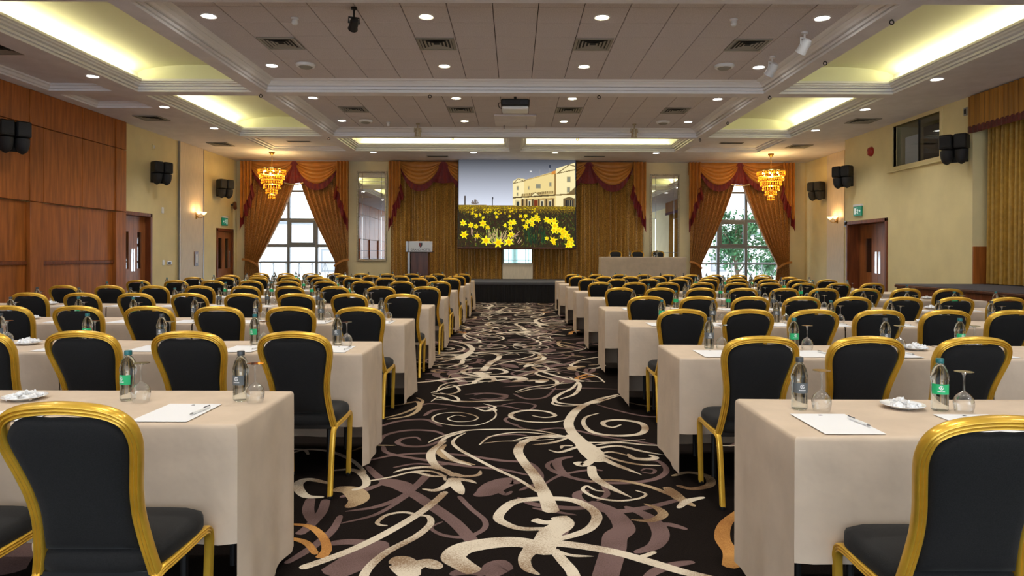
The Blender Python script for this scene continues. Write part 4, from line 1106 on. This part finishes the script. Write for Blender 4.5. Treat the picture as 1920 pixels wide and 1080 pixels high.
# ================================================================== MIRRORS, NICHE
def mirror(x0, x1, z0, z1, label):
    t = thing('wall_mirror', label, 'mirror', ((x0+x1)/2, FAR-.002, z0), 0, 'tall wall mirrors'); hw = (x1-x0)/2; h = z1-z0; f = .055
    for (a, b2, c, d) in ((-hw,-hw+f,0,h),(hw-f,hw,0,h),(-hw+f,hw-f,0,f),(-hw+f,hw-f,h-f,h)):
        b = MB(); b.bbox(a,b2,-.05,0,c,d,.012); b.build('frame_bar', M['champagne'], t)
    bx = [-hw+f, -hw+f+.13, hw-f-.13, hw-f]; bz = [f, f+.30, h*.5, h-f-.30, h-f]
    for i in range(3):
        for j in range(4):
            if i == 1 and j in (1, 2):
                if j == 2: continue
                z_a, z_b = bz[1], bz[3]
            else: z_a, z_b = bz[j], bz[j+1]
            b = MB(); b.bbox(bx[i]+.003, bx[i+1]-.003, -.03, -.01, z_a+.003, z_b-.003, .009); b.build('mirror_panel', M['mirror'], t, smooth=False)
    b = MB(); b.box(-hw+.02, hw-.02, -.01, 0, .02, h-.02); b.build('mirror_backing', M['steel'], t, smooth=False)
mirror(-5.26, -4.26, 1.17, 4.17, 'tall panelled mirror between left window drapes and stage curtain')
mirror(4.50, 5.48, 1.14, 4.10, 'tall panelled mirror between stage curtain and right window drapes')
nt_ = thing('panel_mirror', 'small leaded mirror panel below the screen', 'mirror', (.1, FAR-.26, 1.12))
b = MB(); b.bbox(-.47,.47,0,.03,0,.62,.01); b.build('mirror_panel', mat('teal_mirror', (.38,.60,.56), .05, metal=1), nt_)
for x in (-.42,-.3,.26,.36): 
    b = MB(); b.box(x-.008,x+.008,-.008,0,.01,.61); b.build('lead_bar', M['steel'], nt_, smooth=False)
for z in (.1,.5):
    b = MB(); b.box(-.46,.46,-.008,0,z-.008,z+.008); b.build('lead_bar', M['steel'], nt_, smooth=False)
b = MB(); b.bbox(-.4,.6,FAR-.22,FAR-.001,.6,1.12,.006); b.build('trim_1', M['silk'], kind='structure')

# ================================================================== LECTERN AND HEAD TABLE
lc = thing('lectern', 'dark wood lectern with a pale hotel sign on stage', 'lectern', (-2.83, 20.5, .6))
b = MB(); b.bbox(-.26,.26,-.2,.2,0,.86,.01); b.build('lectern_body', M['mahogany'], lc)
b = MB(); b.bbox(-.36,-.28,-.19,.19,0,.88,.01); b.build('side_post', M['steel'], lc)
b = MB(); b.bbox(-.4,.4,-.22,.25,.86,.9,.01); b.build('lectern_top', M['mahogany'], lc)
sg_ = MB(); sg_.bbox(-.31,.39,-.26,-.235,.87,1.185,.006); sign = sg_.build('sign_board', M['sign'], lc)
b = MB(); b.bbox(-.4,-.32,-.26,-.2,.87,1.185,.006); b.build('sign_end', M['steel'], lc)
def text_mesh(txt, size, m_, parent, loc, rot, ext=.001):
    cu = bpy.data.curves.new('lettering', 'FONT'); cu.body = txt; cu.size = size; cu.align_x = 'CENTER'; cu.extrude = ext
    o = bpy.data.objects.new('lettering', cu); C.objects.link(o); dg = bpy.context.evaluated_depsgraph_get()
    me2 = bpy.data.meshes.new_from_object(o.evaluated_get(dg)); bpy.data.objects.remove(o)
    me2.materials.clear(); me2.materials.append(m_); r = ob('lettering', me2, parent, loc, rot); r['kind'] = 'stuff'; return r
text_mesh('GRAND HOTEL', .085, M['ink'], sign, (.04,-.262,.905), (PI/2,0,0))
b = MB(); b.add([(x+.04,-.262,z+1.07) for x, z in ((-.05,.07),(.05,.07),(.05,0),(.03,-.045),(0,-.075),(-.03,-.045),(-.05,0))], [tuple(range(7))]); b.build('crest_shield', M['ink'], sign, smooth=False)
b = MB(); b.add([(x+.04,-.2635,z+1.07) for x, z in ((-.035,.055),(.0,.055),(.0,-.055),(-.02,-.035),(-.035,0))], [tuple(range(5))]); b.build('crest_field', M['alarm'], sign, smooth=False)

ht = thing('head_table', 'long table on stage under the plain beige cloth', 'table', (3.87, 20.75, .6))
b = MB(); b.bbox(-1.24,1.24,-.29,.29,.705,.735,.006); b.build('table_top', M['board'], ht)
for sx in (-1,1):
    for sy in (-1,1):
        b = MB(); b.tube([(sx*1.05,sy*.22,0),(sx*1.05,sy*.22,.705)], circ(.014), (1,0,0)); b.build('leg', M['steel'], ht)
ob('tablecloth', cloth_mesh(2.52, .735, .4, .735, .735, 77), None, (3.87, 20.75, .6), label='plain beige tablecloth reaching the stage floor on the head table', cat='tablecloth', group='beige tablecloths')
for i, x in enumerate((3.2, 3.9, 4.55)):
    far_chair.put((x, 21.4, .6), PI, 'black and gold banquet chair behind the head table, %s from the lectern' % ORD[i], 'head table chairs')
for i, (x, y) in enumerate(((2.88,20.72),(3.5,20.7),(4.22,20.72),(4.3,20.64))):
    (bottle_k2 if i % 2 else glass2).put((x, y, .6+TOPZ+.002), 0, ['upturned wine glass at the left end of the head table','dark labelled water bottle between the first two head table chairs','upturned wine glass between the last two head table chairs','dark labelled water bottle between the last two head table chairs'][i], 'head table drinks')

# ================================================================== CHANDELIERS AND WALL LIGHTS
def crystal_mat():
    m = bpy.data.materials.new('amber_crystal'); m.use_nodes = True; nt = m.node_tree; N = nt.nodes; L = nt.links
    for n in list(N): N.remove(n)
    o = N.new('ShaderNodeOutputMaterial'); tr = N.new('ShaderNodeBsdfTranslucent'); g = N.new('ShaderNodeBsdfGlossy'); tp = N.new('ShaderNodeBsdfTransparent')
    x = N.new('ShaderNodeMixShader'); x2 = N.new('ShaderNodeMixShader')
    tr.inputs['Color'].default_value = (1,.66,.16,1); g.inputs['Color'].default_value = (1,.8,.4,1); g.inputs['Roughness'].default_value = .08; tp.inputs['Color'].default_value = (1,.75,.3,1)
    x.inputs[0].default_value = .25; x2.inputs[0].default_value = .25
    L.new(tr.outputs[0], x.inputs[1]); L.new(g.outputs[0], x.inputs[2]); L.new(x.outputs[0], x2.inputs[1]); L.new(tp.outputs[0], x2.inputs[2]); L.new(x2.outputs[0], o.inputs[0]); return m
M['crystal'] = crystal_mat()
M['bulb'] = mat('glowing_bulb', (1,.9,.6), .4, emit=((1,.72,.25), 30))
M['shade'] = mat('alabaster_shade', (.9,.8,.6), .5, emit=((1,.62,.28), 1.6))
def chandelier(x, y, label):
    t = thing('chandelier', label, 'chandelier', (x, y, CEIL), 0, 'crystal chandeliers')
    b = MB(); b.lathe([(.0,0),(.09,0),(.085,-.03),(.05,-.06),(.03,-.09),(.012,-.10)], 16, caps=False); b.build('ceiling_rose', M['brass'], t)
    b = MB()
    for i in range(9):
        z = -.10-.05*i; ang = (i % 2)*PI/2
        b.tube([(.016*math.cos(a)*math.cos(ang), .016*math.cos(a)*math.sin(ang), z-.025+.03*math.sin(a)) for a in [2*PI*k/8 for k in range(8)]], circ(.004, 5), (math.sin(ang), -math.cos(ang), 0), closed=True)
    o = b.build('chain', M['brass'], t); o['kind'] = 'stuff'
    tiers = [(.40,-.58),(.36,-.72),(.30,-.87),(.235,-1.02),(.165,-1.17),(.09,-1.32)]
    for i, (r, z) in enumerate(tiers):
        b = MB(); b.tube([(r*math.cos(2*PI*k/32), r*math.sin(2*PI*k/32), z+.06) for k in range(32)], [(-.012,-.015),(.012,-.015),(.012,.015),(-.012,.015)], (0,0,1), closed=True); rg = b.build('tier_ring', M['brass'], t)
        c = MB(); n = max(8, int(2*PI*r/.075))
        for k in range(n):
            a = 2*PI*k/n
            for (dz, rr, hh) in ((.01,.020,.05),(-.065,.024,.075)):
                px_, py_ = r*math.cos(a), r*math.sin(a)
                c.add([(px_, py_, z+dz+hh*.5)]+[(px_+rr*math.cos(a+q*PI/2), py_+rr*math.sin(a+q*PI/2), z+dz) for q in range(4)]+[(px_, py_, z+dz-hh*.6)],
                      [(0,1,2),(0,2,3),(0,3,4),(0,4,1),(5,2,1),(5,3,2),(5,4,3),(5,1,4)])
        o = c.build('crystal_drops', M['crystal'], rg, smooth=False); o['kind'] = 'stuff'
    for k in range(6):
        a = 2*PI*k/6; b = MB(); b.lathe([(.008,-.03),(.022,0),(.016,.03),(.004,.05)], 8, (.24*math.cos(a), .24*math.sin(a), -.62)); b.build('bulb', M['bulb'], t)
    for z, e in ((-.62, 16), (-.95, 8), (-1.25, 3)):
        l = bpy.data.lights.new('chandelier_glow', 'POINT'); l.energy = e; l.color = (1,.68,.26); l.shadow_soft_size = .05; ob('chandelier_glow', l, t, (0,0,z))
chandelier(-7.39, 20.75, 'tiered amber crystal chandelier before the left window')
chandelier(7.78, 20.75, 'tiered amber crystal chandelier before the right window')

def sconce(x, y, z, sg, label):
    t = thing('wall_sconce', label, 'wall light', (x, y, z), 0, 'wall sconces')
    b = MB(); b.bbox(*(sorted((0, sg*.02))), -.04, .04, -.12, .08, .008); b.build('back_plate', M['brass'], t)
    for s in (-1, 1):
        b = MB(); b.tube(smooth_path([(sg*.02,0,-.02),(sg*.08,s*.05,-.09),(sg*.14,s*.13,-.06),(sg*.15,s*.16,.0)], 4), circ(.010, 6), (0,0,1)); b.build('scroll_arm', M['brass'], t)
        b = MB(); b.lathe([(.015,0),(.05,.03),(.085,.08),(.09,.085),(.08,.08),(.045,.035),(.001,.012)], 16, (sg*.15, s*.16, .0), caps=False); b.build('bowl_shade', M['shade'], t)
        l = bpy.data.lights.new('sconce_glow', 'POINT'); l.energy = 2; l.color = (1,.62,.28); l.shadow_soft_size = .04; ob('sconce_glow', l, t, (sg*.15, s*.16, .10))
sconce(LW+.05, 19.75, 2.52, 1, 'twin bowl brass sconce on the left wall pilaster')
sconce(RW2-.05, 20.35, 2.48, -1, 'twin bowl brass sconce on the right wall pilaster')

# ================================================================== WALL SPEAKERS
def make_speaker():
    t = thing('wall_speaker', 'speaker', 'speaker')
    for s in (-1, 1):
        b = MB(); b.bbox(s*.125-.115, s*.125+.115, -.30, -.06, .02, .31, .025); c = b.build('horn_box', M['black'], t)
        b = MB(); rings = []
        for i in range(10):
            q = i/9; k_ = math.sqrt(max(.02, 1-q**2.6)); rings.append([(s*.125+.112*k_*math.cos(2*PI*k/20), -.175+.15*k_*math.sin(2*PI*k/20), .0-.27*q) for k in range(20)])
        b.rings(rings); b.build('bass_dome', M['grille'], t, angle=70)
        b = MB(); b.bbox(s*.125-.095, s*.125+.095, -.312, -.298, .06, .27, .004); b.build('grille', M['grille'], c)
    b = MB(); b.bbox(-.2,.2,-.07,.0,-.22,.28,.01); b.build('wall_bracket', M['black'], t)
    return t
spk = Kind(make_speaker())
# front of the speaker is -Y locally; rotate it to face into the room and to the camera
spk.put((LW+.20, 12.28, 3.42), .9, 'black twin speaker mounted on the cherry panelling', 'wall speakers')
spk.put((LW+.16, 17.42, 3.40), 1.0, 'black twin speaker on the cream wall above the left door', 'wall speakers')
spk.put((LW+.16, 21.2, 3.38), 1.05, 'black twin speaker beside the left window drapes', 'wall speakers')
spk.put((RW-.16, 13.42, 3.44), -.85, 'black twin speaker next to the control booth window', 'wall speakers')
spk.put((RW-.16, 17.9, 3.42), -1.0, 'black twin speaker above the right door by the pilaster', 'wall speakers')
spk.put((RW2-.16, 21.3, 3.38), -1.05, 'black twin speaker beside the right window drapes', 'wall speakers')

# ================================================================== CEILING FITTINGS
def make_vent(w):
    t = thing('ceiling_vent', 'vent', 'vent')
    b = MB()
    for k in range(4):
        a, c = [((-w,w),(-w,-w+.04)),((-w,w),(w-.04,w)),((-w,-w+.04),(-w+.04,w-.04)),((w-.04,w),(-w+.04,w-.04))][k]; b.box(a[0],a[1],c[0],c[1],-.018,0)
    b.build('vent_frame', M['louvre'], t, smooth=False)
    b = MB(); b.box(-w+.03,w-.03,-w+.03,w-.03,-.004,0); b.build('vent_cavity', M['dark'], t, smooth=False)
    for k in range(4):
        q = (w-.05)*(1-k/4.4); b = MB(); vs = []
        for (o, z) in ((q,-.014),(q-.028,-.004)): vs += [(-o,-o,z),(o,-o,z),(o,o,z),(-o,o,z)]
        b.add(vs, [(i, (i+1) % 4, 4+(i+1) % 4, 4+i) for i in range(4)]); b.build('louvre', M['louvre'], t, smooth=False)
    return t
vent = Kind(make_vent(.29))
for r, y in enumerate((10.76, 15.6)):
    for x in (-3.69,-1.24,1.22,3.66): vent.put((x, y, TILE-.002), 0, 'square louvred vent in the %s tiled bay, %s' % (('near','far')[r], where(x)), 'tiled ceiling vents')
for (x, y, l) in ((-8.32,15.63,'left soffit above the left door'),(-8.31,19.27,'left soffit above the sconce pilaster'),(7.97,15.65,'right soffit above the booth window'),(8.02,19.29,'right soffit above the right sconce')):
    vent.put((x, y, CEIL-.002), 0, 'square louvred vent in the %s' % l, 'soffit vents')
for (x, y, z, l) in ((-6.17,19.5,CEIL+.118,'left unlit coffer'),(6.18,19.5,CEIL+.118,'right unlit coffer'),(-2.43,21.45,CEIL-.002,'far soffit left of the screen'),(2.49,21.4,CEIL-.002,'far soffit right of the screen')):
    t = thing('slot_vent', 'narrow dark slot vent in the %s' % l, 'vent', (x, y, z), 0, 'slot vents')
    b = MB(); b.box(-.33,.33,-.1,.1,-.01,0); b.build('vent_frame', M['louvre'], t, smooth=False)
    for k in range(3): b = MB(); b.box(-.31,.31,-.075+.055*k,-.04+.055*k,-.013,-.009); b.build('slot', M['dark'], t, smooth=False)
def make_dome():
    t = thing('ceiling_speaker', 'speaker', 'ceiling speaker')
    b = MB(); b.lathe([(.17,0),(.17,-.02),(.155,-.045),(.12,-.05)], 24, caps=False); b.build('rim', M['white'], t)
    b = MB(); b.lathe([(.12,-.05),(.08,-.075),(.03,-.085),(.001,-.086)], 24, caps=False); b.build('cone_cover', M['louvre'], t)
    return t
vent.put((-8.14, 10.8, CEIL+.118), 0, 'square louvred vent above the cherry panelling at the picture edge', 'soffit vents')
dome = Kind(make_dome())
for (x, y, l) in ((-3.67,11.95,'near bay left'),(3.65,11.93,'near bay right'),(-3.7,16.9,'far bay left'),(3.66,16.9,'far bay right')): dome.put((x, y, TILE-.002), 0, 'round white ceiling speaker on the tiles, %s' % l, 'ceiling speakers')
def make_detector():
    t = thing('smoke_detector', 'detector', 'detector')
    b = MB(); b.lathe([(.055,0),(.055,-.02),(.04,-.03)], 16, caps=False); b.build('base', M['white'], t)
    b = MB(); b.lathe([(.04,-.03),(.045,-.08),(.03,-.10),(.001,-.105)], 16, caps=False); b.build('sensor_head', M['white'], t)
    return t
det = Kind(make_detector())
for (x, y, l) in ((-3.11,9.62,'near bay left'),(3.07,9.6,'near bay right'),(-3.18,17.1,'far bay')): det.put((x, y, TILE-.002), 0, 'small white smoke detector on tiles, %s' % l, 'smoke detectors')
def spotlight(x, y, z, rz, tilt, m_, label, drop=.16, s=1.0):
    t = thing('ceiling_spotlight', label, 'spotlight', (x, y, z), rz, 'ceiling spotlights')
    b = MB(); b.lathe([(.05*s,0),(.05*s,-.03),(.014,-.035),(.014,-drop)], 12, caps=True); b.build('ceiling_mount', m_, t)
    b = MB(); b.tube([(-.085*s,0,-drop-.10*s),(-.085*s,0,-drop),(.085*s,0,-drop),(.085*s,0,-drop-.10*s)], [(-.012,-.006),(.012,-.006),(.012,.006),(-.012,.006)], (0,1,0)); b.build('yoke', m_, t)
    R = Matrix.Rotation(tilt, 3, 'X'); b = MB(); b.lathe([(.03*s,.10*s),(.06*s,.09*s),(.075*s,.04*s),(.075*s,-.08*s),(.085*s,-.12*s),(.07*s,-.12*s),(.05*s,-.06*s)], 14)
    b.v = [tuple(R @ Vector(v)+Vector((0,0,-drop-.10*s))) for v in b.v]; b.build('lamp_head', m_, t)
spotlight(-2.18,9.21,TILE,.4,1.1,M['black'],'small black camera style spotlight hanging from near tiles',.14,.8)
spotlight(4.3,10.15,TILE,.5,.7,M['white'],'white spotlight by the right crown molding, nearer one',.10)
spotlight(4.29,11.4,TILE,.5,.7,M['white'],'white spotlight by the right crown molding, farther one',.10)
spotlight(-2.46,17.25,TILE,0,.15,M['champagne'],'small brass spotlight before the left lit far coffer',.12)
spotlight(3.01,17.25,TILE,0,.15,M['champagne'],'small brass spotlight before the right lit far coffer',.12)
def make_eye():
    b = MB(); b.tube([(.028*math.cos(2*PI*k/14), 0, -.04+.028*math.sin(2*PI*k/14)) for k in range(14)], circ(.008, 6), (0,1,0), closed=True)
    b.tube([(0,0,-.01),(0,0,.0)], circ(.012, 8), (0,1,0)); return b.mesh('hanging_eyelet', M['dark'])
eye = make_eye()
for (x, y, l) in ((4.96,9.0,'right beam, nearest'),(4.95,10.91,'right beam, second'),(4.95,13.28,'right beam at the near cross beam'),(4.93,15.83,'right beam beside the far bay'),(4.91,18.12,'right beam at the far cross beam'),(-4.95,13.28,'left beam at the near cross beam'),(-4.94,18.12,'left beam at the far cross beam'),(-1.66,13.28,'near cross beam, left'),(1.63,13.28,'near cross beam, right'),(-1.65,18.1,'far cross beam, left'),(1.65,18.1,'far cross beam, right')):
    ob('hanging_eyelet', eye, None, (x, y, CEIL), label='small dark ring bolt under the %s' % l, cat='ring bolt', group='ring bolts under the beams')
# projector on its lift
pj = thing('projector', 'black and white projector hung from the tiled ceiling', 'projector', (0, 14.0, TILE))
b = MB(); b.tube([(0,0,0),(0,0,-.14)], circ(.03, 10), (1,0,0)); b.build('ceiling_pole', M['black'], pj)
b = MB(); b.bbox(-.16,.16,-.08,.08,-.16,-.135,.006); b.build('mount_plate', M['black'], pj)
b = MB(); b.bbox(-.29,.29,-.22,.22,-.31,-.16,.03); body = b.build('projector_body', M['black'], pj)
b = MB(); b.bbox(-.27,.27,-.21,.21,-.38,-.31,.02); b.build('lower_shell', M['white'], pj)
b = MB(); b.bbox(-.2,.1,-.228,-.218,-.27,-.2,.003); b.build('vent_grille', M['grille'], body)
b = MB(); b.tube(smooth_path([(-.28,0,-.2),(-.34,-.02,-.22),(-.33,-.04,-.3),(-.27,-.02,-.33)], 4), circ(.008, 6), (0,1,0)); b.build('cable_loop', M['black'], pj)
t = thing('projector_lift_panel', 'flat pale lift panel in the tiles behind the projector', 'ceiling panel', (0, 16.7, TILE))
b = MB(); b.bbox(-.5,.5,-.62,.62,-.05,0,.01); b.build('panel', M['plaster'], t)
for s in (-1,1): b = MB(); b.bbox(s*.28-.01,s*.28+.01,.5,.52,-.14,-.05,.003); b.build('guide_pin', M['dark'], t)

# ================================================================== WALL FITTINGS
def exit_sign(x, y, z, sg, label):
    t = thing('exit_sign', label, 'exit sign', (x, y, z), 0, 'green exit signs'); a, c = sorted((sg*.02, sg*.05))
    b = MB(); b.bbox(*sorted((0, sg*.06)), -.2, .2, .24, .30, .006); b.build('lamp_housing', M['white'], t)
    b = MB(); b.bbox(a, c, -.2, .2, 0, .24, .004); pl = b.build('green_panel', M['exit'], t)
    X = sg*.052
    def flat(nm, pts): m_ = MB(); m_.add([(X, p, q) for p, q in pts], [tuple(range(len(pts)))]); m_.build(nm, M['exit_white'], pl, smooth=False)
    flat('doorway_mark', [(.07,.04),(.15,.04),(.15,.20),(.07,.20)])
    flat('running_figure', [(-.06,.04),(-.03,.05),(-.02,.10),(.0,.07),(.03,.07),(.03,.09),(.01,.10),(0,.15),(.03,.13),(.04,.145),(0,.175),(-.04,.165),(-.07,.13),(-.055,.12),(-.035,.14),(-.045,.09)])
    flat('figure_head', [(.0+.018*math.cos(k*PI/4), .20+.018*math.sin(k*PI/4)) for k in range(8)])
    flat('arrow_mark', [(-.17,.12),(-.12,.16),(-.12,.135),(-.09,.135),(-.09,.105),(-.12,.105),(-.12,.08)])
exit_sign(LW, 21.75, 2.30, 1, 'green running figure exit sign above the far left door')
exit_sign(RW, 17.55, 2.42, -1, 'green running figure exit sign above the right double door')
t = thing('fire_alarm', 'round red fire alarm on the right wall', 'alarm', (RW, 16.95, 3.98), 0)
b = MB(); b.lathe([(.11,0),(.11,.04),(.09,.075),(.05,.09),(.001,.095)], 20, caps=False); b.v = [(-p[2], p[0], p[1]) for p in b.v]; b.build('alarm_dome', M['alarm'], t)
b = MB(); b.lathe([(.12,0),(.12,.02),(.10,.022)], 20); b.v = [(-p[2], p[0], p[1]) for p in b.v]; b.build('alarm_base', M['alarm'], t)
def plate_thing(name, label, cat, x, y, z, sg, w, h, face, inner):
    t = thing(name, label, cat, (x, y, z))
    b = MB(); b.bbox(*sorted((0, sg*.02)), -w/2, w/2, -h/2, h/2, .004); b.build('plate', face, t)
    b = MB(); b.bbox(*sorted((sg*.02, sg*.026)), -w*.3, w*.3, -h*.3, h*.3, .002); b.build('insert', inner, t)
plate_thing('wall_sensor', 'small pale sensor high on the left cream wall', 'sensor', LW, 17.5, 4.12, 1, .1, .14, M['cream'], M['white'])
plate_thing('thermostat', 'round cornered white thermostat right of the left door', 'thermostat', LW, 17.95, 2.53, 1, .1, .16, M['white'], M['white'])
plate_thing('socket_plate', 'dark socket plate low on the left wall', 'socket', LW, 18.3, 1.14, 1, .22, .09, M['steel'], M['dark'])
plate_thing('switch_plate', 'white switch beside the dark socket on the left wall', 'switch', LW, 18.0, 1.15, 1, .09, .14, M['white'], M['white'])
plate_thing('framed_notice', 'small dark framed notice on the left pilaster', 'notice', LW+.05, 19.75, 1.25, 1, .22, .42, M['mahogany'], M['paper'])
plate_thing('wall_sensor', 'small dark sensor high beside the striped pelmet', 'sensor', RW, 13.4, 4.22, -1, .1, .16, M['steel'], M['dark'])
plate_thing('break_glass_point', 'tiny dark call point left of the right door', 'call point', RW, 18.25, 2.25, -1, .09, .16, M['steel'], M['dark'])
t = thing('wall_camera', 'small dark camera on the far left wall by the drapes', 'camera', (LW, 22.3, 3.0))
b = MB(); b.bbox(0,.1,-.03,.03,-.03,.03,.006); b.build('camera_arm', M['dark'], t)
b = MB(); b.tube([(.1,.05,.06),(.2,-.16,-.12)], circ(.06, 12), (0,0,1)); b.build('camera_head', M['mahogany'], t)

# ================================================================== OUTSIDE
m = MB(); m.box(-40,40,FAR+.4,70,-.6,-.5); m.build('ground_outside', M['ext_ground'], kind='structure', smooth=False)
def outbuilding(x0,x1,y,z1,label,wins):
    t = thing('building', label, 'building', ((x0+x1)/2, y, -.5)); hw = (x1-x0)/2
    b = MB(); b.box(-hw,hw,0,4,0,z1+.5); b.build('building_wall', M['ext_wall'], t, smooth=False)
    b = MB(); b.box(-hw-.2,hw+.2,-.2,4.2,z1+.5,z1+.7); b.build('roof_edge', M['window_frame'], t, smooth=False)
    for (a,c,d,e) in wins:
        b = MB(); b.box(a-x0-hw,c-x0-hw,-.05,.02,d,e); w = b.build('window', M['window_frame'], t, smooth=False)
        b = MB(); b.box(a-x0-hw+.08,c-x0-hw-.08,-.06,-.045,d+.08,e-.08); b.build('pane', M['steel'], w, smooth=False)
outbuilding(-17,-7.5,36,3.0,'low white rendered building seen through the left window',[(-10.2,-9.4,1.0,2.2),(-8.9,-8.2,1.2,2.0)])
outbuilding(9,16,40,2.6,'low pale building behind the tree at the right window',[(11.5,12.4,1.0,2.0)])
def railing(x0, x1, y, label):
    t = thing('balcony_railing', label, 'railing', ((x0+x1)/2, y, -.5), 0, 'balcony railings'); hw = (x1-x0)/2
    b = MB(); b.box(-hw,hw,-.02,.02,1.6,1.65); b.build('top_rail', M['window_frame'], t, smooth=False)
    n = 6
    for k in range(n+1):
        xx_ = -hw+2*hw*k/n; b = MB(); b.box(xx_-.015,xx_+.015,-.015,.015,0,1.6); b.build('post', M['window_frame'], t, smooth=False)
        if k < n:
            x2 = xx_+2*hw/n
            for (p, q) in (((xx_,.3),(x2,1.6)),((xx_,1.6),(x2,.3))):
                b = MB(); b.tube([(p[0],0,p[1]),(q[0],0,q[1])], circ(.01,5), (0,1,0)); b.build('lattice_bar', M['window_frame'], t)
railing(8.1, 11.5, 25.5, 'lattice balcony railing outside the right window')
railing(-9.5, -6.6, 25.5, 'lattice balcony railing outside the left window')
def tree(x, y, h, rx, label, seed, n=2600):
    t = thing('tree', label, 'tree', (x, y, -.5)); r = random.Random(seed)
    b = MB(); b.tube(smooth_path([(0,0,0),(.08,.05,h*.3),(-.06,0,h*.6),(.05,0,h*.85)], 4), circ(.12, 8), (1,0,0), scale=[1-.8*i/12 for i in range(13)]); b.build('trunk', M['bark'], t)
    for k in range(5):
        a = 6.28*k/5; b = MB(); b.tube([(0,0,h*(.3+.08*k)),(rx*.4*math.cos(a),rx*.4*math.sin(a),h*(.45+.08*k)),(rx*.8*math.cos(a),rx*.8*math.sin(a),h*(.55+.08*k))], circ(.04, 6), (0,0,1), scale=[1,.7,.3]); b.build('branch', M['bark'], t)
    cl = [(r.gauss(0,.5)*rx, r.gauss(0,.4)*rx, h*r.uniform(.3,.95), r.uniform(.3,.6)) for _ in range(16)]
    b = MB()
    for _ in range(n):
        cx, cy, cz, cr = r.choice(cl); p = Vector((cx+r.gauss(0,.5)*cr, cy+r.gauss(0,.5)*cr, cz+r.gauss(0,.42)*cr))
        d = Vector((r.gauss(0,1), r.gauss(0,1), r.gauss(0,1))).normalized(); e = d.cross(Vector((r.random(), r.random(), 1))).normalized(); s = r.uniform(.06,.12)
        b.add([p-d*s, p+e*s*.5, p+d*s, p-e*s*.5], [(0,1,2,3)])
    o = b.build('foliage', M['leaf'], t, smooth=False); o['kind'] = 'stuff'
tree(8.9, 27.5, 3.6, 1.0, 'leafy green tree outside the right window', 4)
tree(12.2, 31.0, 3.6, 1.0, 'second green tree to the right outside the right window', 8)
